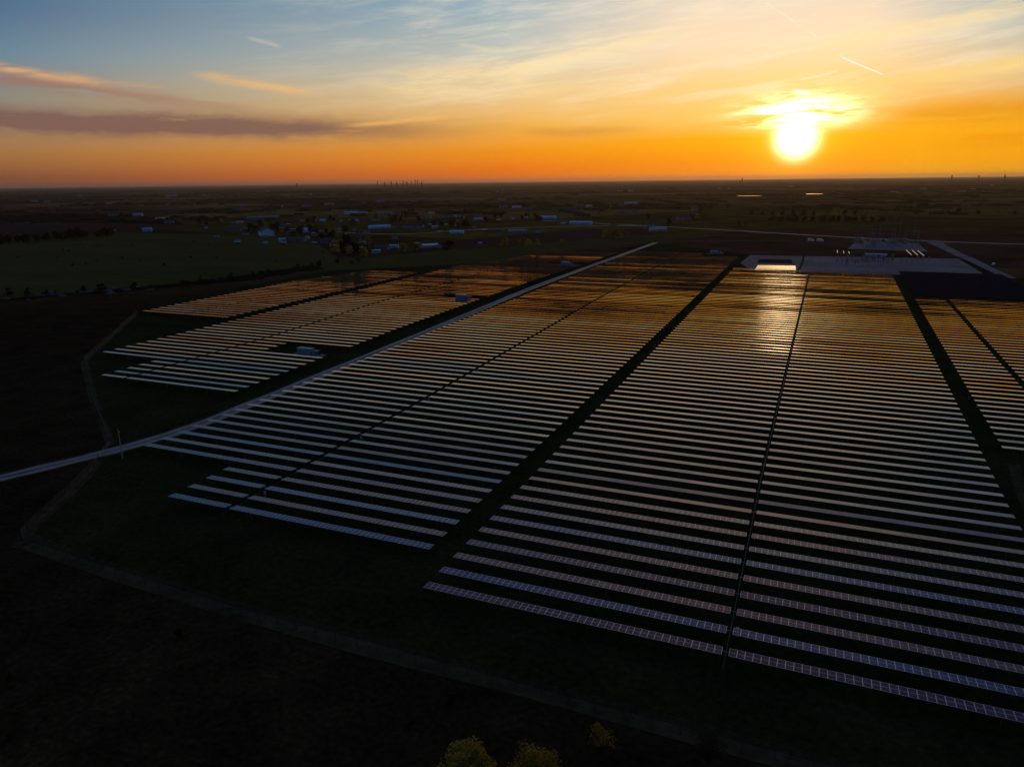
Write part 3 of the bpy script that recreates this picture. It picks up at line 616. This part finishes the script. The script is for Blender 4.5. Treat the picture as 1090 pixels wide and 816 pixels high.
for i, (x, y, L, o_) in enumerate(((72.6, 684, 43, 'first'), (77, 684, 43, 'second'), (81, 681, 44, 'third'))):
    t = thing('bus_pipe', '%s of three long bright pipes running from substation to gravel pad' % o_, 'bus pipe', (x, y, 0), 0, 'long bus pipes')
    b = MB(); b.tube((0, -L / 2, 1.4), (0, L / 2, 1.4), .3, 0, 8); b.build('pipe', M_BUS, t)
    for k in range(5):
        b = MB(); b.box((0, -L / 2 + (k + .5) * L / 5, .58), (.2, .2, 1.1)); b.build('support', M_STEEL, t)
for i, (x, y, L, o_) in enumerate(((18.2, 677, 25, 'first'), (23, 672, 21, 'second'), (27, 669, 20, 'third'))):
    t = thing('bus_pipe', '%s of three short bright pipes ending at the gravel pad middle' % o_, 'bus pipe', (x, y, 0), 0, 'short bus pipes')
    b = MB(); b.tube((0, -L / 2, 1.4), (0, L / 2, 1.4), .22, 0, 8); b.build('pipe', M_BUS, t)
    for k in range(3):
        b = MB(); b.box((0, -L / 2 + (k + .5) * L / 3, .58), (.2, .2, 1.1)); b.build('support', M_STEEL, t)
# posts carrying insulators, all over the pad
pr = None; rp = random.Random(11)
spots = [(rp.uniform(16, 58), rp.uniform(585, 640)) for _ in range(26)] + [(24 + i * 3.6, 612 + (i % 2) * 5) for i in range(8)] + [(60 + i * 4, 608 + i * 3) for i in range(6)]
for x, y in spots:
    if pr is None:
        pr = thing('insulator_post', 'dark steel insulator post standing on the pale gravel pad', 'equipment post', (x, y, .05), 0, 'insulator posts on the gravel pad')
        b = MB(); b.box((0, 0, 1.6), (.28, .28, 3.2)); b.box((0, 0, 3.25), (1.5, .2, .16)); b.box((0, 0, .1), (.7, .7, .2)); b.build('post', M_DARKSTEEL, pr)
        for k in (-.6, 0, .6):
            b = MB()
            for j in range(5): b.tube((k, 0, 3.35 + j * .2), (k, 0, 3.47 + j * .2), .14, 0, 7, .1)
            b.build('insulator', M_PORC, pr)
    else: c = copy_tree(pr); c.location = (x, y, .05); c.rotation_euler.z = rp.choice((0, math.pi / 2))
def gantry(x, y, rz, w, h, label):
    t = thing('line_gantry', label, 'gantry', (x, y, .05), rz, 'substation gantries')
    for s in (-1, 1):
        b = MB(); b.tube((s * w / 2, -.9, 0), (s * w / 2, 0, h), .16, 0, 6, .12); b.tube((s * w / 2, .9, 0), (s * w / 2, 0, h), .16, 0, 6, .12); b.tube((s * w / 2, 0, h), (s * w / 2, 0, h + 3.5), .1, 0, 6, .04)
        for k in range(1, 5): b.tube((s * w / 2, -.9 * (1 - k / 5), h * k / 5), (s * w / 2, .9 * (1 - k / 5), h * k / 5), .05, 0, 4)
        b.build('mast', M_STEEL, t)
    b = MB()
    for dy_, dz_ in ((-.35, 0), (.35, 0), (0, .6)): b.tube((-w / 2, dy_, h + dz_ - .6), (w / 2, dy_, h + dz_ - .6), .07, 0, 5)
    n = int(w / 1.2)
    for k in range(n): b.tube((-w / 2 + k * w / n, -.35, h - .6), (-w / 2 + (k + 1) * w / n, .35, h - .6), .035, 0, 4); b.tube((-w / 2 + k * w / n, 0, h), (-w / 2 + (k + .5) * w / n, -.35, h - .6), .035, 0, 4)
    b.build('beam', M_STEEL, t)
    for k in (-.3, 0, .3):
        b = MB()
        for j in range(7): b.tube((k * w, 0, h - .8 - j * .24), (k * w, 0, h - .66 - j * .24), .16, 0, 7)
        b.build('insulator', M_PORC, t)
gantry(56, 742, .05, 15, 13, 'steel line gantry in the front row of the substation')
gantry(60, 768, .05, 17, 15, 'steel line gantry in the middle row of the substation')
gantry(66, 796, .05, 17, 19, 'tallest steel line gantry at the back of the substation')
gantry(40, 752, .05, 12, 11, 'steel line gantry at the outer front corner of the substation'); gantry(80, 748, .05, 12, 12, 'steel line gantry beside the long bright pipes'); gantry(44, 790, .05, 13, 14, 'steel line gantry behind the small tan hut'); gantry(84, 786, .05, 10, 13, 'narrow steel line gantry in front of the control house')
for i, (x, y, h, lab) in enumerate(((48, 758, 25, 'thin lightning mast at the near side of the substation'), (70, 800, 30, 'tall thin lightning mast at the back of the substation'), (84, 770, 24, 'thin lightning mast beside the control house side of the substation'))):
    t = thing('lightning_mast', lab, 'mast', (x, y, .05)); b = MB(); b.tube((0, 0, 0), (0, 0, h * .7), .22, 0, 7, .13); b.build('mast', M_STEEL, t); b = MB(); b.tube((0, 0, h * .7), (0, 0, h), .08, 0, 5, .03); b.build('rod', M_STEEL, t)
def transformer(x, y, rz, label):
    t = thing('power_transformer', label, 'transformer', (x, y, .05), rz, 'substation transformers')
    b = MB(); b.box((0, 0, 2.2), (5.4, 2.8, 3.6)); b.box((0, 0, .2), (7, 4.2, .4)); b.build('tank', M_CAB2, t)
    for s in (-1, 1):
        b = MB()
        for k in range(7): b.box((-2.1 + k * .7, s * 1.95, 2.1), (.14, 1.0, 2.8))
        b.build('radiator', M_CAB, t)
    b = MB(); b.tube((-2.2, .9, 4.9), (1.4, .9, 4.9), .55, 0, 10); b.box((-1.8, .9, 4.3), (.2, .3, .7)); b.box((1, .9, 4.3), (.2, .3, .7)); b.build('conservator', M_CAB2, t)
    for k in (-1.6, 0, 1.6):
        b = MB()
        for j in range(8): b.tube((k, -.5, 4.0 + j * .24), (k, -.55, 4.16 + j * .24), .2, 0, 8, .14)
        b.build('bushing', M_PORC, t)
transformer(52, 776, .1, 'grey power transformer facing the small tan hut'); transformer(66, 780, .1, 'grey power transformer between the middle and tallest gantries')
rb = random.Random(5); br = None
for i in range(24):
    x, y = 44 + (i % 6) * 7 + rb.uniform(-1, 1), 738 + (i // 6) * 22 + rb.uniform(-3, 3)
    if br is None:
        br = thing('circuit_breaker', 'pale circuit breaker on legs inside the substation yard', 'breaker', (x, y, .05), 0, 'circuit breakers in the substation')
        b = MB(); b.box((0, 0, 2.3), (2.6, 1.2, 1.3)); b.build('cabinet', M_CAB2, br)
        for sx in (-1, 1):
            b = MB(); b.box((sx, 0, .82), (.16, .9, 1.64)); b.build('leg', M_STEEL, br)
        for k in (-.8, 0, .8):
            b = MB()
            for j in range(6): b.tube((k, 0, 3.0 + j * .24), (k, 0, 3.16 + j * .24), .17, 0, 7, .12)
            b.build('bushing', M_PORC, br)
    else: c = copy_tree(br); c.location = (x, y, .05)
def vehicle(name, label, cat, x, y, rz, box, group=None):
    t = thing(name, label, cat, (x, y, .06), rz, group); b = MB()
    if box: b.box((-.7, 0, 1.75), (4.6, 2.3, 2.5)); b.box((2.5, 0, 1.2), (1.7, 2.1, 1.5)); b.box((0, 0, .5), (6.6, 1.6, .25))
    else: b.box((0, 0, .75), (5.2, 1.9, .7)); b.box((.5, 0, 1.4), (2.0, 1.7, .65)); b.box((-1.7, -.85, 1.15), (1.8, .1, .2)); b.box((-1.7, .85, 1.15), (1.8, .1, .2))
    b.build('body', M_VAN, t); b = MB()
    if box: b.box((3.36, 0, 1.5), (.04, 1.8, .7))
    else: b.box((1.52, 0, 1.42), (.04, 1.5, .5)); b.box((.5, -.86, 1.42), (1.6, .04, .45)); b.box((.5, .86, 1.42), (1.6, .04, .45))
    b.build('windscreen', M_GLASS, t)
    for sx in (-1.7, 1.8):
        for sy in (-.9, .9):
            b = MB(); b.tube((sx, sy - .12, .4), (sx, sy + .12, .4), .4, 0, 10); b.build('wheel', M_TYRE, t)
    return t
vehicle('box_truck', 'white box truck parked by the service road, on the basin side', 'truck', -4.1, 796, .05, True, 'white trucks by the service road')
vehicle('box_truck', 'white box truck parked by the service road, on the substation side', 'truck', 4.3, 795, .05, True, 'white trucks by the service road')
vehicle('pickup_truck', 'white pickup truck parked beside the approach road of the pad', 'truck', 119.5, 612, 1.3, False)
inverter(-78, 643, 'white inverter station just past the top end of the road block')
strip('dirt_track', smooth_line([(-9, 536), (-7.5, 604), (-7.3, 683), (-4, 760), (-3, 792)], 5), 1.6, STRAW, .065)

# ================================================================== village
rv = random.Random(21)
WALL = {'b': mat('blue_grey_siding', (.22, .34, .46), .6), 'B': mat('sky_tinted_pale_metal', (.30, .66, .90), .5), 'W': mat('sky_tinted_white_siding', (.50, .80, .95), .6), 'g': mat('grey_siding', (.20, .22, .25), .7), 't': mat('teal_siding', (.12, .26, .30), .6), 'p': mat('cream_siding', (.42, .40, .36), .7), 'S': mat('slate_metal', (.28, .33, .38), .5)}  # bright barn walls: blue light of the eastern sky put into the base colour
ROOF = {'b': mat('dark_shingle', (.05, .055, .06), .8), 'B': mat('sky_tinted_metal_roof', (.22, .55, .80), .45), 'W': mat('navy_shingle', (.04, .045, .06), .8), 'g': mat('charcoal_roof', (.06, .065, .075), .7), 't': mat('teal_metal_roof', (.10, .22, .25), .5, .3), 'p': mat('pale_metal_roof', (.42, .42, .42), .4, .3), 'S': mat('light_metal_roof', (.36, .42, .46), .4, .3)}  # blue roof: reflected sky light put into its base colour
HK = {'b': 'blue grey house with a dark roof', 'B': 'pale metal barn tinted by blue sky light', 'W': 'white gabled barn with a dark roof', 'g': 'low grey house with a charcoal roof', 't': 'teal metal shed', 'p': 'cream house with a pale roof', 'S': 'slate metal shed with a lighter roof'}
def zone(x, y):
    d = math.hypot(x, y); a = math.degrees(math.atan2(x, y))
    far_ = 'far back' if d > 1500 else 'halfway back' if d > 1000 else 'near front'
    side = 'beyond the meadow' if a < -44 else 'among the village trees' if a < -30 else 'near the fallow field' if a < -20 else 'past the road bend'
    return side, far_
for i, (x, y, w, h, k) in enumerate(HOUSES):
    side, far_ = zone(x, y); big = 'long ' if w > 22 else 'small ' if w < 9 else ''
    lab = '%s%s %s, %s' % (big, HK[k], side, far_)
    if k == 'W': lab = 'large white gabled barn facing the meadow at the near village edge'
    if k == 'S': lab = 'slate metal shed with a lighter roof, at the village corner by the fallow field'
    rz = math.atan2(x, y) * -1 + (rv.uniform(-.45, .45) if k != 'W' else math.pi / 2 + .12)
    D = min(w * .6, 11) if k != 'W' else 16
    hh = max(2.4, h * .62)
    hut('barn' if k in 'BWSt' else 'house', lab, 'barn' if k in 'BWSt' else 'house', x, y, rz, w if k != 'W' else 22, D, hh if k != 'W' else 5.5, WALL[k], ROOF[k], .5 if k in 'bgp' else .28 if k != 'W' else .62, 'village buildings', True, 2 if k in 'bgp' else 0)

M_SHED = [mat('outbuilding_sky_tinted_white', (.26, .42, .54), .6), mat('outbuilding_rust', (.16, .09, .06), .8), mat('outbuilding_grey', (.25, .27, .3), .6)]  # white one: blue sky light mixed into its base colour
for i in range(110):
    hx, hy, hw, hh, hk = rv.choice(HOUSES)
    if math.hypot(hx, hy) > 1400 or hx > -300: continue
    j = rv.randrange(3)
    hut('outbuilding', '%s little outbuilding beside one of the village houses' % ('white', 'rusty', 'grey')[j], 'shed', hx + rv.choice((-1, 1)) * rv.uniform(14, 60), hy + rv.uniform(-50, 50), rv.uniform(-.6, .6) - math.atan2(hx, hy), rv.uniform(3.5, 8), rv.uniform(3, 4.5), rv.uniform(2, 2.8), M_SHED[j], ROOF[rv.choice('gpB')], .3, 'village outbuildings', False)
# ================================================================== trees
LEAF = {'olive': noisy('olive_leaves', ((.17, .145, .025), (.40, .33, .06)), ((.6, .6), (3, .4)), .7), 'dark': noisy('dark_leaves', ((.024, .026, .008), (.055, .052, .014)), ((.4, .6), (2, .4)), .7),
        'yellow': noisy('spring_yellow_leaves', ((.24, .19, .025), (.58, .46, .075)), ((.5, .6), (3, .4)), .7), 'rust': noisy('rusty_leaves', ((.03, .018, .010), (.06, .036, .016)), ((.4, .6), (2, .4)), .7), 'grey': noisy('bare_twigs', ((.05, .045, .03), (.09, .08, .05)), ((.6, .6), (3, .4)), .8)}
for m in LEAF.values():
    random_tint(m, .35); p = m.node_tree.nodes['Principled BSDF']; tl = nd(m, 'ShaderNodeBsdfTranslucent'); mx = nd(m, 'ShaderNodeMixShader'); mx.inputs[0].default_value = .5
    src = p.inputs['Base Color'].links[0].from_socket; br_ = nd(m, 'ShaderNodeVectorMath'); br_.operation = 'SCALE'; br_.inputs['Scale'].default_value = 1.3; lk(m, src, br_.inputs[0]); lk(m, br_.outputs[0], tl.inputs['Color'])
    out = m.node_tree.nodes['Material Output']; lk(m, p.outputs[0], mx.inputs[1]); lk(m, tl.outputs[0], mx.inputs[2]); lk(m, mx.outputs[0], out.inputs['Surface'])
BARK = noisy('bark', ((.035, .028, .022), (.06, .05, .04)), ((2, .5), (12, .5)))
def crown_mesh(seed, r, z0, z1, n, leaf, lobes, m, squash=1.0, gap=.0):
    q = random.Random(seed); b = MB(); C = []
    for _ in range(lobes):
        a = q.uniform(0, 6.28); d = r * q.uniform(.1, .72); t = q.random(); z = z0 + (z1 - z0) * (.15 + .75 * t); rr = r * q.uniform(.28, .52) * (1.15 - .5 * t)
        C.append((d * math.cos(a) * (1 - .45 * t), d * math.sin(a) * (1 - .45 * t), z, rr, q.uniform(.55, .9)))
    for _ in range(n):
        x, y, z, rr, sq = q.choice(C); v = Vector((q.gauss(0, 1), q.gauss(0, 1), q.gauss(0, 1))).normalized(); k = q.random() ** .4
        p = Vector((x, y, z)) + Vector((v.x, v.y, v.z * sq)) * rr * k
        u = Vector((q.gauss(0, 1), q.gauss(0, 1), q.gauss(0, .6))).normalized(); w = u.cross(Vector((q.gauss(0, 1), q.gauss(0, 1), q.gauss(0, 1)))).normalized(); s = leaf * q.uniform(.5, 1.3)
        b.face([p - u * s, p - w * s * .45, p + u * s, p + w * s * .5])
    return b.mesh('crown', [m])
def trunk_mesh(seed, h, r, limbs, spread, zt):
    q = random.Random(seed); b = MB(); b.tube((0, 0, -.1), (q.uniform(-.1, .1), q.uniform(-.1, .1), h), r, 0, 7, r * .6)
    for i in range(limbs):
        a = 6.28 * i / limbs + q.uniform(-.4, .4); e = spread * q.uniform(.5, .95); p0 = Vector((0, 0, h * q.uniform(.6, 1))); p1 = Vector((math.cos(a) * e * .5, math.sin(a) * e * .5, h + (zt - h) * .35)); p2 = Vector((math.cos(a) * e, math.sin(a) * e, h + (zt - h) * q.uniform(.6, .92)))
        b.tube(p0, p1, r * .45, 0, 5, r * .28); b.tube(p1, p2, r * .28, 0, 4, r * .08)
        for _ in range(2):
            d = Vector((q.gauss(0, 1), q.gauss(0, 1), abs(q.gauss(0, 1)))).normalized() * spread * .4; b.tube(p1.lerp(p2, q.random()), p1.lerp(p2, q.random()) + d, r * .12, 0, 3, r * .03, cap=False)
    return b.mesh('trunk', [BARK])
def tree(label, loc, crown, trunk, sc=1.0, name='tree', cat='tree', group=None, rz=None):
    t = thing(name, label, cat, (loc[0], loc[1], 0), rnd.uniform(0, 6.28) if rz is None else rz, group); t.scale = (sc * rnd.uniform(.92, 1.1), sc * rnd.uniform(.92, 1.1), sc * rnd.uniform(.9, 1.08))
    put_obj('crown', crown, t); put_obj('trunk', trunk, t); return t
tree('bushy olive green tree at the near edge, wider of the bright pair', (-28.0, 53.6), crown_mesh(1, 3.7, 1.2, 6.9, 8000, .16, 46, LEAF['olive']), trunk_mesh(1, 2.2, .2, 9, 3.2, 7.0), 1.0, rz=.4)
tree('bushy yellow green tree at the near edge, brighter of the bright pair', (-21.3, 55.6), crown_mesh(2, 3.5, 1.2, 7.3, 8000, .15, 46, LEAF['yellow']), trunk_mesh(2, 2.2, .2, 9, 3.0, 7.4), 1.0, rz=1.4)
tree('small thin leafed tree between the bright pair and the solar rows', (-16.6, 63.8), crown_mesh(3, 1.8, 1.4, 5.3, 650, .12, 14, LEAF['olive']), trunk_mesh(3, 1.8, .1, 8, 1.6, 5.2), 1.0, rz=2.0)
tree('dim grey twiggy tree at the near fence below the centre drive line', (-5.5, 67.0), crown_mesh(4, 2.9, 1.2, 5.5, 2200, .11, 22, LEAF['grey']), trunk_mesh(4, 1.6, .14, 11, 2.8, 5.4), 1.0, rz=0.0)
FT = {}
for k, m in LEAF.items(): FT[k] = [crown_mesh(20 + i * 7 + len(k), 4.4, .5, 8.2, 620, .62, 17, m) for i in range(3)]
TR = [trunk_mesh(40 + i, 2.6, .22, 5, 2.8, 7.2) for i in range(3)]
def grove(pts, keys, label, group, lo=.7, hi=1.2):
    for x, y in pts: tree(label, (x, y), rnd.choice(FT[rnd.choice(keys)]), rnd.choice(TR), rnd.uniform(lo, hi), group=group)
grove(TREES['yel1'], ('yellow', 'olive', 'rust'), 'yellowish leafed tree in the clump between meadow and village sheds', 'yellow clump by the village', 1.1, 1.7)
grove(TREES['yel2'], ('yellow', 'olive'), 'yellowish tree in the line along the bare field edge', 'yellow trees along the bare field', .9, 1.25)
tree('single rounded yellowish tree just past the end of the tree line by the bare field', TREES['yel3'][0], FT['yellow'][1], TR[0], 1.0)
grove(TREES['yel4'], ('yellow', 'olive'), 'yellowish tree in the small clump before the road bend', 'yellow clump before the road bend', 1.0, 1.4)
grove(TREES['belt'], ('dark',), 'dark tree in the straight belt beyond the substation', 'dark tree belt', .9, 1.4)
grove([(x + 4, y + 5) for x, y in TREES['belt']], ('dark', 'olive'), 'dark tree in the straight belt beyond the substation', 'dark tree belt', .8, 1.3)
grove(TREES['belt2'], ('dark', 'olive', 'rust'), 'tree in the loose second belt under the sun', 'loose tree belt', .9, 1.5)
grove(TREES['mid'], ('dark', 'olive'), 'scattered dark tree on the grass past the road bend', 'scattered trees past the bend', .9, 1.4)
grove(TREES['west'], ('dark', 'rust', 'dark'), 'dark tree in the hedgerow between meadow and ploughed field', 'hedgerow trees by the ploughed field', 1.0, 1.7)
grove(TREES['right'], ('dark', 'olive'), 'scattered tree on the plain beyond the approach road', 'trees beyond the approach road', .9, 1.6)
VIL2 = [(x + rnd.uniform(-50, 50), y + rnd.uniform(-60, 60)) for x, y in VIL[:26]] + [(x + rnd.uniform(-14, 14), y + rnd.uniform(-12, 12)) for x, y in VIL]
grove(list(VIL) + VIL2, ('dark', 'dark', 'olive', 'rust'), 'dark garden tree standing among the village houses', 'village trees', .9, 1.6)
grove([(x + rnd.uniform(-9, 9), y + rnd.uniform(-4, 8)) for x, y in TREES['west'] for _ in (0, 1)], ('dark', 'rust', 'dark'), 'dark tree in the hedgerow between meadow and ploughed field', 'hedgerow trees by the ploughed field', .7, 1.4)
# shrubs along the creek and dotted on the scrub
SHR = [crown_mesh(70 + i, 1.7, .1, 2.4, 260, .3, 9, LEAF[k]) for i, k in enumerate(('dark', 'rust', 'grey', 'dark'))]
def shrub(x, y, sc, label, group, cm=None):
    t = thing('shrub', label, 'shrub', (x, y, 0), rnd.uniform(0, 6), group); t.scale = (sc, sc, sc * rnd.uniform(.8, 1.2)); put_obj('crown', cm or rnd.choice(SHR), t); put_obj('stem', TR_S, t)
b = MB(); [b.tube((0, 0, -.05), (math.cos(a) * .8, math.sin(a) * .8, 1.5), .05, 0, 4, .02) for a in (0, 1.3, 2.5, 3.9, 5.2)]; TR_S = b.mesh('stem', [BARK])
ck = [Vector(p) for p in ((-455, 258), (-432, 269), (-417, 293), (-395, 320), (-376, 353), (-360, 378), (-357, 422), (-352, 461), (-335, 500))]
for i in range(46):
    f = i / 46 * (len(ck) - 1); k = int(f); p = ck[k].lerp(ck[k + 1], f - k); shrub(p.x + rnd.gauss(0, 7), p.y + rnd.gauss(0, 4), rnd.uniform(.8, 1.9), 'low dark shrub along the creek bed behind the outermost panel block', 'creek shrubs')
M_ROCK = noisy('limestone', ((.09, .09, .10), (.16, .16, .17)), ((.8, .5), (4, .5)))
for i in range(36):
    f = rnd.random() * 3.2; k = int(f); p = ck[k].lerp(ck[k + 1], f - k); b = MB(); n = 9; rr = rnd.uniform(1.2, 3.6); hh = rnd.uniform(.35, .8); L0, L1 = [], []
    for j in range(n):
        a = 6.283 * j / n; g_ = rr * rnd.uniform(.7, 1.25); L0.append((math.cos(a) * g_, math.sin(a) * g_ * .8, -.1)); L1.append((math.cos(a) * g_ * .75, math.sin(a) * g_ * .6, hh * rnd.uniform(.7, 1.1)))
    for j in range(n): b.face([L0[j], L0[(j + 1) % n], L1[(j + 1) % n], L1[j]])
    b.face(L1); t = b.build('rock', M_ROCK, None, (p.x + rnd.gauss(0, 9), p.y + rnd.gauss(0, 4), 0), rnd.uniform(0, 6)); tag(t, 'flat pale limestone rock lying along the dark creek bed', 'rock', 'creek rocks')
for i in range(22):
    x, y = rnd.uniform(-720, -400), rnd.uniform(380, 690)
    shrub(x, y, rnd.uniform(.5, 1.1), 'small yellowish bush dotted on the green meadow', 'meadow bushes', crown_mesh(90, 1.7, .1, 2.2, 120, .35, 6, LEAF['yellow']) if i == 0 else None)
for i in range(26):
    x, y = rnd.uniform(-125, -20), rnd.uniform(28, 66)
    if abs(x + 25) < 8 and y > 48: continue
    shrub(x, y, rnd.uniform(.25, .6), 'small scrubby bush on the dark ground outside the near fence', 'scrub bushes outside the fence')
# far hedges and woods: one mass nobody could count
q = random.Random(77); b = MB()
def clump(x, y, r, h):
    if abs(math.degrees(math.atan2(x, y)) + 4.8 + (1.8 if x > -150 else 0) * 0) < 1.6 and 1900 < y < 3300: return
    if abs(math.degrees(math.atan2(x, y)) + .4) < 1.0 and 2000 < y < 3500: return
    h *= .62; r *= 1.5
    n = 6
    for k in range(3):
        ox, oy, rr, hh = q.uniform(-r, r) * .6, q.uniform(-r, r) * .3, r * q.uniform(.45, .8), h * q.uniform(.6, 1.1); i = len(b.v)
        a0 = q.uniform(0, 6)
        for z, f in ((0, .85), (hh * .55, 1.0), (hh * .9, .5)):
            for j in range(n): a = a0 + 6.283 * j / n; g_ = f * rr * q.uniform(.75, 1.2); b.v.append((x + ox + math.cos(a) * g_, y + oy + math.sin(a) * g_, z * q.uniform(.85, 1.15)))
        b.v.append((x + ox, y + oy, hh))
        for L in range(2):
            for j in range(n): b.f.append((i + L * n + j, i + L * n + (j + 1) % n, i + (L + 1) * n + (j + 1) % n, i + (L + 1) * n + j)); b.m.append(0)
        for j in range(n): b.f.append((i + 2 * n + j, i + 2 * n + (j + 1) % n, i + 3 * n)); b.m.append(0)
for _ in range(170):                     # hedge lines and belts
    d = 1450 * math.exp(q.random() * 2.2); a = R(q.uniform(-64, 22)); x0, y0 = d * math.sin(a), d * math.cos(a); dr = .42 + q.choice((0, math.pi / 2)) + q.gauss(0, .1); L = q.uniform(120, 520) * (d / 1800) ** .6
    n = int(L / (9 + d / 350))
    for k in range(n):
        if q.random() < .25: continue
        s_ = (k / n - .5) * L; clump(x0 + math.cos(dr) * s_ + q.gauss(0, 5), y0 + math.sin(dr) * s_ + q.gauss(0, 5), q.uniform(5, 10) * (d / 1600) ** .4, q.uniform(4, 9))
for _ in range(45):                      # copses
    d = 1500 * math.exp(q.random() * 2.2); a = R(q.uniform(-64, 22)); x0, y0 = d * math.sin(a), d * math.cos(a); s_ = q.uniform(30, 110) * (d / 1500) ** .6
    for k in range(q.randint(10, 34)): clump(x0 + q.gauss(0, s_), y0 + q.gauss(0, s_ * .7), q.uniform(6, 11) * (d / 1600) ** .4, q.uniform(5, 10))
tag(b.build('woodland', noisy('far_woods', ((.040, .038, .012), (.075, .064, .020)), ((.05, .5), (.008, .5)), .9)), 'distant hedges and copses spread over the dark plain to the horizon', 'woodland', kind='stuff')
# distant pale buildings in the plain, and the city on the horizon
M_FAR = mat('far_building', (.28, .26, .26), .8); M_TOWER = mat('tower_facade', (.12, .10, .11), .7)
for i in range(34):
    d = q.uniform(2200, 6500); a = R(q.uniform(-62, 18)); L = q.uniform(14, 34)
    t = thing('far_building', 'tiny pale building scattered on the distant plain', 'building', (d * math.sin(a), d * math.cos(a), 0), -a + q.uniform(-.4, .4), 'far pale buildings'); b = MB(); b.box((0, 0, 2.6), (L, 11, 5.2)); b.build('wall', M_FAR, t)
    b = MB(); b.face([(-L / 2, -5.8, 5.21), (L / 2, -5.8, 5.21), (L / 2, 0, 7.5), (-L / 2, 0, 7.5)]); b.face([(-L / 2, 0, 7.5), (L / 2, 0, 7.5), (L / 2, 5.8, 5.21), (-L / 2, 5.8, 5.21)]); b.build('roof', M_FAR, t)
DC = 9000
for i, (a, px_) in enumerate(SKYLINE):
    hh = 56 + 6.5 * px_; w = 9 if px_ > 2 else 15
    if i >= 10: w, hh = 12, 58 + 4 * px_
    if i in (4,): w = 8
    x, y = DC * math.sin(R(a)), DC * math.cos(R(a))
    city = i < 10
    if i == 7: lab = 'tallest slab tower of the tiny city skyline on the horizon'
    elif i == 4: lab = 'thin needle tower of the tiny city skyline on the horizon'
    elif i == 8: lab = 'second tallest tower of the city skyline, touching the tallest one'
    elif i == 0: lab = 'lone tower standing apart at the outer end of the city skyline'
    else: lab = 'low dark block of the tiny city skyline on the horizon' if city else 'small dark tower alone on the far horizon'
    t = thing('city_tower' if city else 'horizon_tower', lab, 'tower', (x, y, 0), -R(a), 'city skyline' if city else 'lone horizon towers')
    b = MB(); b.box((0, 0, hh / 2), (w, w * .8, hh)); b.build('shaft', M_TOWER, t); b = MB(); b.box((0, 0, hh + 1), (w * .96, w * .76, 2)); b.build('roof', M_TOWER, t)
# ================================================================== haze
hz = MB(); hz.box((0, 0, 75), (88000, 88000, 154))
HZ = bpy.data.materials.new('haze_air'); HZ.use_nodes = True; HZ.node_tree.nodes.clear()
vp = HZ.node_tree.nodes.new('ShaderNodeVolumePrincipled'); vo = HZ.node_tree.nodes.new('ShaderNodeOutputMaterial'); HZ.node_tree.links.new(vp.outputs[0], vo.inputs['Volume'])
vp.inputs['Color'].default_value = (.98, .74, .58, 1); vp.inputs['Density'].default_value = HAZE_DENSITY; vp.inputs['Anisotropy'].default_value = .8
hzo = hz.build('haze', HZ); tag(hzo, 'thin dusk haze lying over the whole plain', 'haze', kind='stuff')
